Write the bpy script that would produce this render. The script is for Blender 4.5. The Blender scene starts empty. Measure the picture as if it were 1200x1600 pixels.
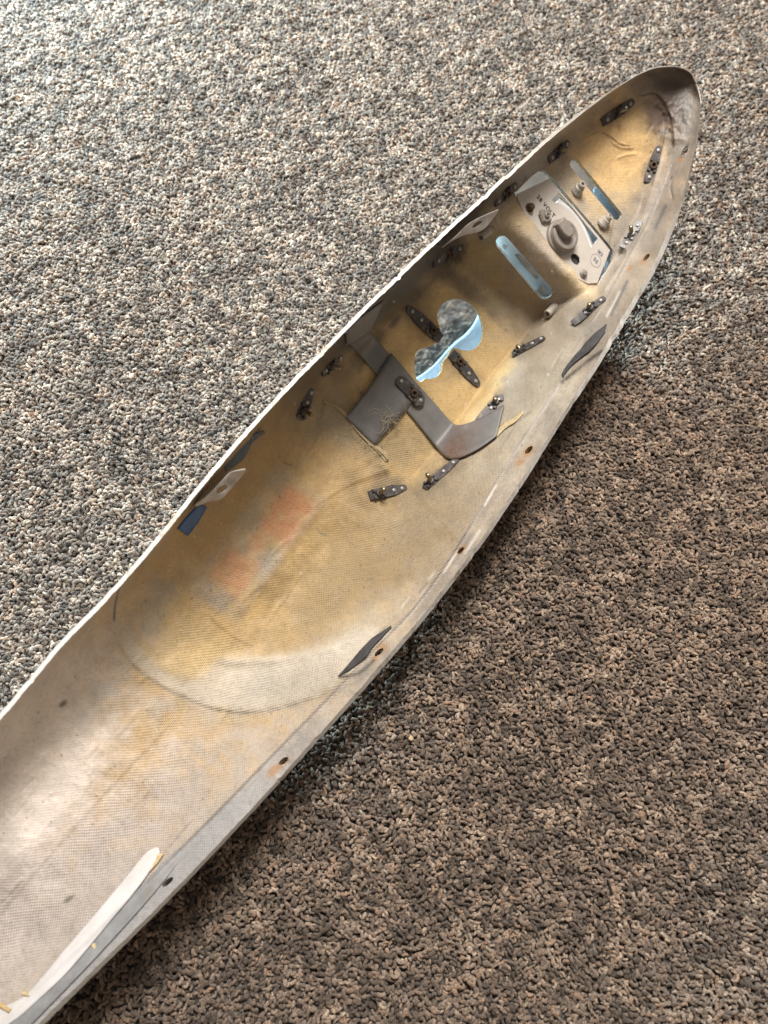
import bpy, bmesh, math, random
import numpy as np
from mathutils import Vector, Matrix
from mathutils.bvhtree import BVHTree

random.seed(7); rng = np.random.default_rng(7)
S = bpy.context.scene
COL = S.collection

# ------------------------------------------------------------------ camera, world, light, exposure
CAM_H, PITCH, FPX = 0.55, math.radians(22.0), 1164.0
cam_d = bpy.data.cameras.new('camera'); cam = bpy.data.objects.new('camera', cam_d); COL.objects.link(cam)
cam.location = (0, 0, CAM_H); cam.rotation_euler = (PITCH, 0, 0)
cam_d.sensor_fit = 'VERTICAL'; cam_d.sensor_height = 9.8; cam_d.sensor_width = 7.35
cam_d.lens = 9.8 / 2 / (800.0 / FPX)
cam_d.clip_start = 0.02; cam_d.clip_end = 50
cam_d.dof.use_dof = True; cam_d.dof.focus_distance = 0.55; cam_d.dof.aperture_fstop = 1.7
S.camera = cam
S.render.resolution_x, S.render.resolution_y = 768, 1024

w = bpy.data.worlds.new('World'); S.world = w; w.use_nodes = True
bg = w.node_tree.nodes['Background']; bg.inputs[0].default_value = (1.0, 0.86, 0.72, 1); bg.inputs[1].default_value = 0.33

def area(name, loc, aim, sx, sy, power, colour):
    d = bpy.data.lights.new(name, 'AREA'); d.shape = 'RECTANGLE'; d.size = sx; d.size_y = sy
    d.energy = power; d.color = colour
    o = bpy.data.objects.new(name, d); COL.objects.link(o); o.location = loc
    o.rotation_euler = (Vector(aim) - Vector(loc)).to_track_quat('-Z', 'Y').to_euler()
    return o
area('window_light', (0.07, 0.95, 1.50), (0.0, 0.3, 0.02), 0.7, 0.5, 54.0, (1.0, 0.955, 0.89))
area('side_window_light', (-0.80, 1.12, 0.40), (-0.48, 0.74, 0.02), 0.4, 0.4, 88.0, (0.56, 0.84, 1.0))
S.view_settings.view_transform = 'Standard'; S.view_settings.look = 'None'
S.view_settings.exposure = 0.0; S.view_settings.gamma = 1.0

# ------------------------------------------------------------------ helpers
cP, sP = math.cos(PITCH), math.sin(PITCH)
C0 = np.array([0.0, 0.0, CAM_H])
def rays(u, v):
    cx = (np.asarray(u, float) - 600) / FPX; cy = -(np.asarray(v, float) - 800) / FPX
    d = np.stack([cx, cy * cP + sP, cy * sP - cP], -1)
    return d / np.linalg.norm(d, axis=-1, keepdims=True)
def at_z(u, v, z):
    d = rays(u, v); return C0 + d * ((z - CAM_H) / d[..., 2])[..., None]
def unit(a): return a / np.linalg.norm(a)
# plane of the fairing's open side, through three points of the rim
_a, _b, _c = at_z(215, 886, 0.145), at_z(475, 1173, 0.062), at_z(1078, 117, 0.119)
PN = unit(np.cross(_b - _a, _c - _a));  PN = PN if PN[2] > 0 else -PN
P0 = _a
def on_plane(u, v, depth=0.0):
    """point on the plane lying `depth` below the open side"""
    d = rays(u, v); dep = np.asarray(depth, float)
    t = ((P0 - C0) @ PN - dep) / (d @ PN)
    return C0 + d * t[..., None]

def pchip(x, y, xq):
    x = np.asarray(x, float); y = np.asarray(y, float); h = np.diff(x); dl = np.diff(y, axis=0) / (h if y.ndim == 1 else h[:, None])
    m = np.zeros_like(y)
    for k in range(1, len(x) - 1):
        w1, w2 = 2 * h[k] + h[k-1], h[k] + 2 * h[k-1]
        a, b = dl[k-1], dl[k]
        with np.errstate(divide='ignore', invalid='ignore'):
            r = (w1 + w2) / (w1 / a + w2 / b)
        m[k] = np.where(a * b > 0, r, 0)
    m[0], m[-1] = dl[0], dl[-1]
    i = np.clip(np.searchsorted(x, xq) - 1, 0, len(x) - 2)
    hh = h[i]; t = (xq - x[i]) / hh
    if y.ndim > 1: t = t[:, None]; hh = hh[:, None]
    return ((2*t**3-3*t**2+1)*y[i] + (t**3-2*t**2+t)*hh*m[i] + (-2*t**3+3*t**2)*y[i+1] + (t**3-t**2)*hh*m[i+1])

def vnoise(x, y, seed=0, oct=4):
    out = np.zeros_like(x, dtype=float); amp = 1.0; tot = 0
    for o in range(oct):
        xi = np.floor(x).astype(int); yi = np.floor(y).astype(int); fx = x - xi; fy = y - yi
        fx = fx*fx*(3-2*fx); fy = fy*fy*(3-2*fy)
        def hsh(a, b):
            n = (a * 374761393 + b * 668265263 + (seed + o) * 974711) & 0xffffffff
            n = ((n ^ (n >> 13)) * 1274126177) & 0xffffffff
            return ((n ^ (n >> 16)) & 0xffff) / 65535.0
        out += amp * ((hsh(xi, yi)*(1-fx) + hsh(xi+1, yi)*fx)*(1-fy) + (hsh(xi, yi+1)*(1-fx) + hsh(xi+1, yi+1)*fx)*fy)
        tot += amp; amp *= .5; x = x*2.03+11; y = y*2.03+5
    return out / tot

def poly_sd(poly, U, V):
    """distance to a pixel polyline, side sign, and arc position"""
    p = np.asarray(poly, float); best = np.full(U.shape, 1e9); sgn = np.zeros(U.shape); arc = np.zeros(U.shape)
    seg = np.linalg.norm(np.diff(p, axis=0), axis=1); cum = np.concatenate([[0], np.cumsum(seg)])
    for k in range(len(p)-1):
        d = p[k+1]-p[k]; L = seg[k]
        t = ((U-p[k,0])*d[0] + (V-p[k,1])*d[1]) / L**2; tc = np.clip(t, 0, 1)
        dx = U-(p[k,0]+tc*d[0]); dy = V-(p[k,1]+tc*d[1]); dd = np.hypot(dx, dy)
        cr = d[0]*(V-p[k,1]) - d[1]*(U-p[k,0])
        m = dd < best
        best = np.where(m, dd, best); sgn = np.where(m, np.sign(cr), sgn); arc = np.where(m, (cum[k]+t*L)/cum[-1], arc)
    return best, sgn, arc
def poly_inside(poly, U, V):
    p = np.asarray(poly, float); c = np.zeros(U.shape, bool); n = len(p)
    for k in range(n):
        x1, y1 = p[k]; x2, y2 = p[(k+1) % n]
        with np.errstate(divide='ignore', invalid='ignore'):
            hit = ((y1 > V) != (y2 > V)) & (U < (x2-x1)*(V-y1)/(y2-y1+1e-12)+x1)
        c ^= hit
    return c
def poly_sdf(poly, U, V):
    p = np.vstack([poly, poly[:1]]); d, _, _ = poly_sd(p, U, V)
    return np.where(poly_inside(poly, U, V), -d, d)
def smooth_poly(pts, n=6, closed=True):
    p = np.asarray(pts, float); out = []; N = len(p)
    rng_k = range(N) if closed else range(N-1)
    for k in rng_k:
        if closed: a, b, c, d = p[k-1], p[k], p[(k+1) % N], p[(k+2) % N]
        else: a, b, c, d = p[max(k-1, 0)], p[k], p[k+1], p[min(k+2, N-1)]
        for j in range(n):
            t = j/n
            out.append(.5*((2*b)+(-a+c)*t+(2*a-5*b+4*c-d)*t*t+(-a+3*b-3*c+d)*t**3))
    if not closed: out.append(p[-1])
    return np.array(out)

# ------------------------------------------------------------------ materials
class NT:
    def __init__(self, name):
        self.m = bpy.data.materials.new(name); self.m.use_nodes = True
        self.t = self.m.node_tree; self.b = self.t.nodes['Principled BSDF']
    def n(self, typ, **kw):
        nd = self.t.nodes.new(typ)
        for k, v in kw.items():
            if k in ('op',): nd.operation = v
            elif hasattr(nd, k) and k not in nd.inputs: setattr(nd, k, v)
            else: nd.inputs[k].default_value = v
        return nd
    def l(self, a, b): self.t.links.new(a, b)
    def math(self, op, a, b=None, clamp=False):
        nd = self.t.nodes.new('ShaderNodeMath'); nd.operation = op; nd.use_clamp = clamp
        for i, x in enumerate((a, b)):
            if x is None: continue
            if isinstance(x, (int, float)): nd.inputs[i].default_value = x
            else: self.l(x, nd.inputs[i])
        return nd.outputs[0]
    def ramp(self, fac, stops):
        r = self.t.nodes.new('ShaderNodeValToRGB'); self.l(fac, r.inputs[0]); e = r.color_ramp.elements
        while len(e) < len(stops): e.new(.5)
        for i, (p, c) in enumerate(stops): e[i].position = p; e[i].color = (*c, 1) if len(c) == 3 else c
        return r.outputs[0]
    def mix(self, fac, a, b, mode='MIX'):
        nd = self.t.nodes.new('ShaderNodeMix'); nd.data_type = 'RGBA'; nd.blend_type = mode
        for s, x in ((nd.inputs[0], fac), (nd.inputs[6], a), (nd.inputs[7], b)):
            if isinstance(x, (int, float)): s.default_value = x
            elif isinstance(x, tuple): s.default_value = (*x, 1) if len(x) == 3 else x
            else: self.l(x, s)
        return nd.outputs[2]
    def noise(self, scale, detail=4, rough=.55, coord=None, dist=0):
        nd = self.t.nodes.new('ShaderNodeTexNoise'); nd.inputs['Scale'].default_value = scale
        nd.inputs['Detail'].default_value = detail; nd.inputs['Roughness'].default_value = rough; nd.inputs['Distortion'].default_value = dist
        if coord is None:
            if not hasattr(self, 'geo'): self.geo = self.t.nodes.new('ShaderNodeTexCoord')
            coord = self.geo.outputs['Object']
        self.l(coord, nd.inputs['Vector']); return nd.outputs['Fac']
    def bump(self, h, strength, dist, prev=None):
        nd = self.t.nodes.new('ShaderNodeBump'); nd.inputs['Strength'].default_value = strength; nd.inputs['Distance'].default_value = dist
        self.l(h, nd.inputs['Height'])
        if prev is not None: self.l(prev, nd.inputs['Normal'])
        return nd.outputs[0]

def worn(name, col, col2=None, rough=.5, metal=0.0, scale=120, bump=.3, bdist=.0004, dirt=None, spec=.5, lo=.4, hi=.65, rvar=.15):
    """a plain finish with mottling, grime flecks and fine relief"""
    t = NT(name); n1 = t.noise(scale, 6, .62); n2 = t.noise(scale*6, 3, .6)
    c = t.mix(t.ramp(n1, [(lo, (0, 0, 0)), (hi, (1, 1, 1))]), col, col2 or tuple(x*.7 for x in col))
    if dirt: c = t.mix(t.ramp(t.noise(scale*.55, 8, .7), [(.55, (0, 0, 0)), (.7, (1, 1, 1))]), c, dirt)
    t.l(c, t.b.inputs['Base Color'])
    t.l(t.math('ADD', t.math('MULTIPLY', n1, rvar*2), rough-rvar), t.b.inputs['Roughness'])
    t.b.inputs['Metallic'].default_value = metal; t.b.inputs['Specular IOR Level'].default_value = spec
    t.l(t.bump(t.math('ADD', n1, t.math('MULTIPLY', n2, .5)), bump, bdist), t.b.inputs['Normal'])
    return t.m

M = {}
M['nutplate'] = worn('gunmetal_anchor_nut', (.05, .045, .046), (.085, .076, .074), .5, .25, 260, .35, .0003, (.17, .14, .11))
M['rivet'] = worn('grey_rivet', (.36, .34, .33), (.25, .23, .22), .45, .5, 300)
M['rust'] = worn('rusty_steel', (.10, .055, .03), (.035, .025, .02), .75, .2, 400, .5)
M['stud'] = worn('brassy_steel_stud', (.30, .25, .15), (.12, .10, .07), .35, .9, 500)
M['steel'] = worn('bright_steel_stud', (.32, .30, .27), (.12, .11, .10), .35, .9, 500)
M['plain_strap'] = worn('dark_grey_strap', (.135, .125, .128), (.175, .162, .16), .5, .25, 90, .3, .0003, (.19, .165, .14), lo=.35, hi=.7)
t = NT('rust_marked_strap'); n1 = t.noise(90, 6, .62); n2 = t.noise(420, 4, .6); ra = t.n('ShaderNodeAttribute', attribute_name='rust')
c = t.mix(t.ramp(n1, [(.35, (0, 0, 0)), (.7, (1, 1, 1))]), (.15, .147, .148), (.198, .192, .188))
c = t.mix(t.ramp(t.noise(50, 8, .7), [(.56, (0, 0, 0)), (.7, (1, 1, 1))]), c, (.19, .165, .14))
c = t.mix(t.math('MULTIPLY', ra.outputs['Fac'], t.ramp(n2, [(.3, (.35, .35, .35)), (.6, (1, 1, 1))])), c, (.135, .07, .042))
t.l(c, t.b.inputs['Base Color']); t.b.inputs['Metallic'].default_value = .2; t.l(t.math('ADD', t.math('MULTIPLY', n1, .3), .4), t.b.inputs['Roughness'])
t.l(t.bump(n2, .3, .0003), t.b.inputs['Normal']); M['strap'] = t.m
M['panel'] = worn('warm_grey_painted_plate', (.50, .455, .41), (.44, .40, .36), .45, 0, 120, .15, .0002, lo=.35, hi=.75)
M['rubber'] = worn('taupe_moulded_cap', (.235, .205, .18), (.19, .165, .145), .5, 0, 180, .2, .0002)
M['standoff'] = worn('grey_beige_standoff', (.38, .34, .29), (.30, .27, .23), .5, 0, 300, .3)
M['chrome'] = worn('polished_metal', (.86, .87, .88), (.75, .76, .78), .2, .3, 90, .25, .0006, rvar=.06)
M['tab'] = worn('pale_grey_metal_tab', (.56, .53, .53), (.42, .39, .39), .5, .3, 130, .3, .0003, (.30, .27, .25))
M['dark_tab'] = worn('slate_grey_metal_tab', (.06, .058, .06), (.035, .034, .035), .75, 0, 130, .5, .0005, spec=.25)
M['bluegrey'] = worn('blue_grey_cloth', (.10, .13, .155), (.075, .095, .115), .7, 0, 200, .4)
M['blue'] = worn('dark_blue_tape', (.012, .12, .33), (.008, .08, .24), .4, 0, 150, .3)
M['white_strip'] = worn('white_painted_strip', (.60, .59, .60), (.52, .50, .49), .45, 0, 60, .2, .0005, (.60, .54, .45), lo=.45, hi=.7)
M['glue'] = worn('amber_glue_residue', (.46, .33, .15), (.60, .50, .33), .5, 0, 400, .5)
M['pale_blue'] = worn('pale_blue_paint', (.50, .555, .575), (.44, .49, .51), .32, 0, 60, .2, .0006)
M['blue_film'] = worn('pale_blue_film', (.60, .68, .745), (.55, .62, .69), .22, 0, 50, .15, .0006)
M['galvanised'] = worn('dull_galvanised_steel', (.40, .41, .43), (.25, .255, .27), .34, .45, 60, .3, .0003, (.30, .27, .23))
M['rust_stain'] = worn('brown_rust_film', (.14, .075, .045), (.15, .13, .125), .6, .1, 120, .3)
M['worn_plate'] = worn('scuffed_grey_plate', (.26, .25, .245), (.12, .115, .115), .5, .2, 300, .5, .0004)
M['torn'] = worn('torn_resin_cloth', (.50, .40, .24), (.36, .28, .16), .5, 0, 400, .6, .0005)
M['ink'] = worn('grey_ink', (.03, .028, .028), (.07, .065, .06), .7, 0, 900)
M['blue_ink'] = worn('faded_blue_ink', (.12, .125, .18), (.26, .25, .27), .7, 0, 1500)
M['fibre'] = worn('straw_fibre', (.46, .38, .25), (.32, .25, .15), .6, 0, 300)
M['hairline'] = worn('pale_hair', (.45, .40, .33), (.3, .26, .2), .5, 0, 300)
M['fluff'] = worn('dark_lint', (.04, .036, .034), (.07, .062, .056), .9, 0, 300)

# glass-fibre laminate: colour from the 'tint' attribute (paint, resin, printed cloth, painted-in shade), woven relief along the UVs
t = NT('glass_fibre_laminate')
at = t.n('ShaderNodeAttribute', attribute_name='tint'); aw = t.n('ShaderNodeAttribute', attribute_name='weave')
uv = t.n('ShaderNodeUVMap', uv_map='weave_uv'); sp = t.t.nodes.new('ShaderNodeSeparateXYZ')
wob = t.t.nodes.new('ShaderNodeTexNoise'); wob.inputs['Scale'].default_value = 25; wob.inputs['Detail'].default_value = 3
t.l(uv.outputs[0], wob.inputs['Vector'])
addv = t.n('ShaderNodeVectorMath', op='MULTIPLY_ADD'); t.l(wob.outputs['Color'], addv.inputs[0]); addv.inputs[1].default_value = (.004, .004, 0); t.l(uv.outputs[0], addv.inputs[2])
t.l(addv.outputs[0], sp.inputs[0])
def thread(o, period): return t.math('SINE', t.math('MULTIPLY', o, 2*math.pi/period))
sx, sy = thread(sp.outputs[0], .0021), thread(sp.outputs[1], .0021)
prod = t.math('MULTIPLY', sx, sy)
hgt = t.math('ADD', t.math('MULTIPLY', prod, .55), t.math('MULTIPLY', t.math('ABSOLUTE', sy), .6))
hgt = t.math('MULTIPLY', hgt, aw.outputs['Fac'])
obj = t.t.nodes.new('ShaderNodeTexCoord').outputs['Object']
f1 = t.noise(60, 6, .6, obj); f2 = t.noise(420, 5, .65, obj); f3 = t.noise(1500, 2, .5, obj)
c = t.mix(.32, at.outputs['Color'], t.ramp(f1, [(.3, (.62, .62, .62)), (.7, (1.3, 1.28, 1.25))]), 'MULTIPLY')
c = t.mix(.42, c, t.ramp(f2, [(.3, (.6, .58, .55)), (.5, (1, 1, 1)), (.75, (1.25, 1.25, 1.25))]), 'MULTIPLY')
# grime settles between the threads
gr = t.math('MULTIPLY', t.ramp(hgt, [(0.0, (1, 1, 1)), (.35, (0, 0, 0))]), t.math('MULTIPLY', aw.outputs['Fac'], .25))
c = t.mix(gr, c, t.mix(1.0, c, (.52, .49, .45), 'MULTIPLY'))
sp_n = t.noise(900, 2, .5, obj); c = t.mix(t.ramp(sp_n, [(.70, (0, 0, 0)), (.76, (1, 1, 1))]), c, t.mix(1.0, c, (.35, .3, .25), 'MULTIPLY'))
t.l(c, t.b.inputs['Base Color'])
t.l(t.math('ADD', t.math('MULTIPLY', f1, .35), .28), t.b.inputs['Roughness']); t.b.inputs['Specular IOR Level'].default_value = .45
bm1 = t.bump(f1, .35, .002); bm2 = t.bump(f2, .35, .0006, bm1); bm3 = t.bump(hgt, .85, .0005, bm2); bm4 = t.bump(f3, .2, .0002, bm3)
t.l(bm4, t.b.inputs['Normal']); M['laminate'] = t.m
t = NT('chalky_rim_edge'); na = t.n('ShaderNodeAttribute', attribute_name='nose'); n1 = t.noise(240, 6, .62); n2 = t.noise(70, 7, .7)
c = t.mix(t.ramp(n1, [(.4, (0, 0, 0)), (.7, (1, 1, 1))]), (.74, .725, .695), (.62, .595, .55))
c = t.mix(t.ramp(n2, [(.54, (0, 0, 0)), (.66, (1, 1, 1))]), c, (.42, .37, .31))
c = t.mix(t.math('ADD', na.outputs['Fac'], t.math('MULTIPLY', t.math('SUBTRACT', n2, .5), t.math('MULTIPLY', na.outputs['Fac'], 1.2)), True), c, (.17, .14, .115))
t.l(c, t.b.inputs['Base Color']); t.b.inputs['Roughness'].default_value = .6; t.l(t.bump(n1, .5, .0006), t.b.inputs['Normal']); M['rim_edge'] = t.m
M['white_paint'] = worn('white_outer_paint', (.74, .72, .69), (.62, .60, .57), .4, 0, 70, .2, .0005, (.42, .38, .33), lo=.4, hi=.8)
M['rim'] = worn('chalky_white_rim', (.84, .83, .80), (.74, .71, .67), .55, 0, 240, .5, .0006, (.62, .56, .50))

# ------------------------------------------------------------------ object helpers
def new_obj(name, me, mat=None, parent=None, matrix=None):
    o = bpy.data.objects.new(name, me); COL.objects.link(o)
    if mat is not None and not me.materials: me.materials.append(mat)
    if matrix is not None: o.matrix_basis = matrix
    if parent is not None:
        o.parent = parent
        if parent.parent is None: o.matrix_parent_inverse = parent.matrix_basis.inverted()
    return o
def mesh_np(name, V, F, smooth=True):
    me = bpy.data.meshes.new(name); V = np.ascontiguousarray(V, np.float32).reshape(-1, 3)
    me.from_pydata(V.tolist(), [], F if isinstance(F, list) else F.tolist()); me.update()
    if smooth: me.polygons.foreach_set('use_smooth', np.ones(len(me.polygons), bool))
    return me
def bm_mesh(name, bm, smooth=True, sharp=35):
    bmesh.ops.recalc_face_normals(bm, faces=bm.faces)
    me = bpy.data.meshes.new(name); bm.to_mesh(me); bm.free()
    if smooth:
        me.polygons.foreach_set('use_smooth', np.ones(len(me.polygons), bool))
        me.set_sharp_from_angle(angle=math.radians(sharp))
    return me
def prism(bm, outline, z0, z1, bevel=0.0):
    """closed outline (x, y) extruded from z0 to z1 with a small chamfer at the top"""
    n = len(outline); c = np.mean(outline, axis=0); rings = [(1, z0)]
    if bevel: rings += [(1, z1-bevel), ('in', z1)]
    else: rings += [(1, z1)]
    vs = []
    for k, z in rings:
        row = []
        for p in outline:
            p = np.asarray(p, float); d = p - c; L = np.linalg.norm(d)
            q = p if k == 1 else c + d * max(0, (L-bevel)/L)
            row.append(bm.verts.new((q[0], q[1], z)))
        vs.append(row)
    for r in range(len(vs)-1):
        for i in range(n): bm.faces.new((vs[r][i], vs[r][(i+1) % n], vs[r+1][(i+1) % n], vs[r+1][i]))
    bm.faces.new(vs[-1]); bm.faces.new(vs[0][::-1])
def lathe(bm, prof, n=20, cx=0, cy=0, cap=True, jitter=0):
    rows = []
    for r, z in prof:
        rows.append([bm.verts.new((cx+r*math.cos(2*math.pi*i/n), cy+r*math.sin(2*math.pi*i/n), z)) for i in range(n)])
    for a, b in zip(rows, rows[1:]):
        for i in range(n): bm.faces.new((a[i], a[(i+1) % n], b[(i+1) % n], b[i]))
    if cap: bm.faces.new(rows[-1]); bm.faces.new(rows[0][::-1])
def tube(bm, pts, r, n=6, taper=None):
    pts = [Vector(p) for p in pts]; rows = []
    up = Vector((.3, .5, .8)).normalized()
    for i, p in enumerate(pts):
        tg = (pts[min(i+1, len(pts)-1)] - pts[max(i-1, 0)]).normalized()
        a = tg.cross(up); a = a.normalized() if a.length > 1e-6 else tg.orthogonal().normalized(); b = tg.cross(a)
        rr = r * (taper[i] if taper else 1)
        rows.append([bm.verts.new(p + (a*math.cos(2*math.pi*k/n) + b*math.sin(2*math.pi*k/n))*rr) for k in range(n)])
    for x, y in zip(rows, rows[1:]):
        for i in range(n): bm.faces.new((x[i], x[(i+1) % n], y[(i+1) % n], y[i]))
    bm.faces.new(rows[-1]); bm.faces.new(rows[0][::-1])

# ------------------------------------------------------------------ carpet
def build_carpet():
    t = NT('carpet_backing'); n1 = t.noise(350, 4, .6)
    t.l(t.ramp(n1, [(.3, (.035, .028, .024)), (.55, (.10, .085, .072)), (.75, (.2, .17, .145))]), t.b.inputs['Base Color'])
    t.b.inputs['Roughness'].default_value = .95; t.l(t.bump(n1, .8, .003), t.b.inputs['Normal'])
    me = mesh_np('carpet', [(-3, -2, 0), (3, -2, 0), (3, 4, 0), (-3, 4, 0)], [[0, 1, 2, 3]], False)
    o = new_obj('carpet', me, t.m); o['kind'] = 'structure'; o['label'] = 'grey brown flecked carpet floor under the fairing'
    # pile: yarn ends scattered over the part one can see, instanced on points
    t = NT('carpet_yarn'); a = t.n('ShaderNodeAttribute', attribute_name='tint'); a.attribute_type = 'INSTANCER'
    gp = t.t.nodes.new('ShaderNodeNewGeometry').outputs['Position']; n2 = t.noise(1100, 4, .7, gp); n3 = t.noise(2400, 3, .6, gp)
    c = t.mix(.85, a.outputs['Color'], t.ramp(n2, [(.34, (.25, .235, .22)), (.5, (.95, .95, .95)), (.66, (2.0, 1.96, 1.9))]), 'MULTIPLY')
    t.l(c, t.b.inputs['Base Color']); t.b.inputs['Roughness'].default_value = .85
    t.b.inputs['Sheen Weight'].default_value = .25; t.b.inputs['Sheen Roughness'].default_value = .5
    t.b.inputs['Specular IOR Level'].default_value = .2
    t.l(t.bump(n3, .9, .0012), t.b.inputs['Normal']); yarn = t.m
    sp = .0024; xs = np.arange(-.82, .82, sp); ys = np.arange(-.30, 1.12, sp)
    X, Y = np.meshgrid(xs, ys); X = X.ravel() + rng.uniform(-.6, .6, X.size)*sp; Y = Y.ravel() + rng.uniform(-.6, .6, Y.size)*sp
    lim = .30 + .21*(Y+.12)/.95 + .24
    k = np.abs(X) < lim; X, Y = X[k], Y[k]; n = len(X)
    pal = np.array([(.072, .051, .037), (.118, .086, .065), (.166, .123, .094), (.225, .171, .133), (.305, .238, .185), (.29, .198, .14), (.39, .315, .25)])
    base = vnoise(X*150, Y*150, 3, 2)*.75 + vnoise(X*26, Y*26, 9, 2)*.13 + rng.random(n)*.32
    q = np.argsort(np.argsort(base))/n
    idx = np.digitize(q, [.13, .33, .57, .77, .87, .955])
    col = pal[idx] * np.array((1.1, 1.05, 1.0)) * rng.uniform(.8, 1.2, (n, 1)); col = np.column_stack([col, np.ones(n)])
    z = vnoise(X*90, Y*90, 5, 2)*.0045 + rng.uniform(-.0014, .0012, n)
    me = bpy.data.meshes.new('carpet_pile'); me.vertices.add(n)
    me.vertices.foreach_set('co', np.column_stack([X, Y, z]).astype(np.float32).ravel())
    def att(nm, typ, key, arr):
        x = me.attributes.new(nm, typ, 'POINT'); x.data.foreach_set(key, np.ascontiguousarray(arr).ravel())
    att('tint', 'FLOAT_COLOR', 'color', col.astype(np.float32))
    # yarn leans in a slowly turning direction, with a lot of scatter
    ang = vnoise(X*12, Y*12, 21, 2)*2*math.pi*1.6 + rng.normal(0, 1.1, n)
    rot = np.column_stack([rng.normal(0, .5, n), rng.normal(0, .5, n), ang])
    att('rot', 'FLOAT_VECTOR', 'vector', rot.astype(np.float32))
    att('scl', 'FLOAT', 'value', rng.uniform(.62, 1.18, n).astype(np.float32))
    att('vid', 'INT', 'value', rng.integers(0, 8, n).astype(np.int32))
    o = new_obj('carpet_pile', me, yarn); o['kind'] = 'stuff'; o['label'] = 'short curled carpet yarn in flecked greys and browns'
    g = bpy.data.node_groups.new('pile', 'GeometryNodeTree')
    g.interface.new_socket('Geometry', in_out='INPUT', socket_type='NodeSocketGeometry')
    g.interface.new_socket('Geometry', in_out='OUTPUT', socket_type='NodeSocketGeometry')
    N = g.nodes; Lk = g.links.new
    gi, go = N.new('NodeGroupInput'), N.new('NodeGroupOutput')
    join = N.new('GeometryNodeGeometryToInstance')
    r2 = random.Random(4)
    for i in range(8):
        b = N.new('GeometryNodeCurvePrimitiveBezierSegment'); b.inputs['Resolution'].default_value = 7
        s = .0022*r2.uniform(.75, 1.35)
        bend = r2.uniform(.5, 1.1); side = r2.uniform(-.6, .6)
        b.inputs['Start'].default_value = (-s*.5, 0, -s*.4)
        b.inputs['Start Handle'].default_value = (-s*.5, side*s*.4, s*r2.uniform(.7, 1.2))
        b.inputs['End Handle'].default_value = (s*bend*.8, side*s, s*r2.uniform(.7, 1.2))
        b.inputs['End'].default_value = (s*bend*.9, side*s*1.4, -s*r2.uniform(-.2, .3))
        cir = N.new('GeometryNodeCurvePrimitiveCircle'); cir.inputs['Resolution'].default_value = 7; cir.inputs['Radius'].default_value = .00108*r2.uniform(.8, 1.25)
        cm = N.new('GeometryNodeCurveToMesh'); cm.inputs['Fill Caps'].default_value = True
        spn = N.new('GeometryNodeSplineParameter'); fc = N.new('ShaderNodeFloatCurve')
        cv = fc.mapping.curves[0]; cv.points[0].location = (0, .55); cv.points[1].location = (1, .35); cv.points.new(.3, 1.0); cv.points.new(.75, 1.0); fc.mapping.update()
        Lk(spn.outputs['Factor'], fc.inputs['Value']); scr = N.new('GeometryNodeSetCurveRadius'); Lk(b.outputs[0], scr.inputs[0]); Lk(fc.outputs[0], scr.inputs['Radius'])
        Lk(scr.outputs[0], cm.inputs[0]); Lk(cir.outputs[0], cm.inputs[1])
        sm = N.new('GeometryNodeSetMaterial'); sm.inputs['Material'].default_value = yarn
        Lk(cm.outputs[0], sm.inputs[0]); Lk(sm.outputs[0], join.inputs[0])
    iop = N.new('GeometryNodeInstanceOnPoints'); iop.inputs['Pick Instance'].default_value = True
    def named(nm, typ):
        a = N.new('GeometryNodeInputNamedAttribute'); a.data_type = typ; a.inputs[0].default_value = nm; return a.outputs[0]
    Lk(gi.outputs[0], iop.inputs['Points']); Lk(join.outputs[0], iop.inputs['Instance'])
    Lk(named('vid', 'INT'), iop.inputs['Instance Index']); Lk(named('rot', 'FLOAT_VECTOR'), iop.inputs['Rotation']); Lk(named('scl', 'FLOAT'), iop.inputs['Scale'])
    Lk(iop.outputs[0], go.inputs[0])
    md = o.modifiers.new('pile', 'NODES'); md.node_group = g
build_carpet()

# ------------------------------------------------------------------ the fairing's shell
ST = [  # left rim px, right rim px, profile id
 ((-330, 1495), (-70, 1727), 'T'), ((-150, 1292), (80, 1580), 'T'), ((0, 1125), (255, 1408), 'T'), ((92, 1017), (345, 1315), 'T'),
 ((215, 886), (475, 1173), 'T2'), ((324, 752), (582, 1053), 'T3'), ((421, 641), (680, 937), 'F0'), ((500, 559), (755, 838), 'F1'),
 ((560, 497), (811, 755), 'F1'), ((620, 438), (862, 675), 'F1'), ((673, 387), (908, 603), 'F2'), ((688, 373.5), (919, 586), 'F2'), ((724, 341), (945, 544), 'ST'), ((761, 307), (973, 497), 'N1'),
 ((775, 294), (984, 478), 'N1'), ((818, 255), (1013, 428), 'N1'), ((860, 218), (1040, 371), 'N1'), ((914, 174), (1066, 304), 'N2'),
 ((968, 135), (1083, 245), 'N3'), ((1001, 115), (1092, 205), 'N4'), ((1033, 105), (1095, 165), 'N5'), ((1052, 104.3), (1092.5, 147), 'N6'), ((1066, 107.5), (1087.5, 131), 'TIP')]
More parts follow.
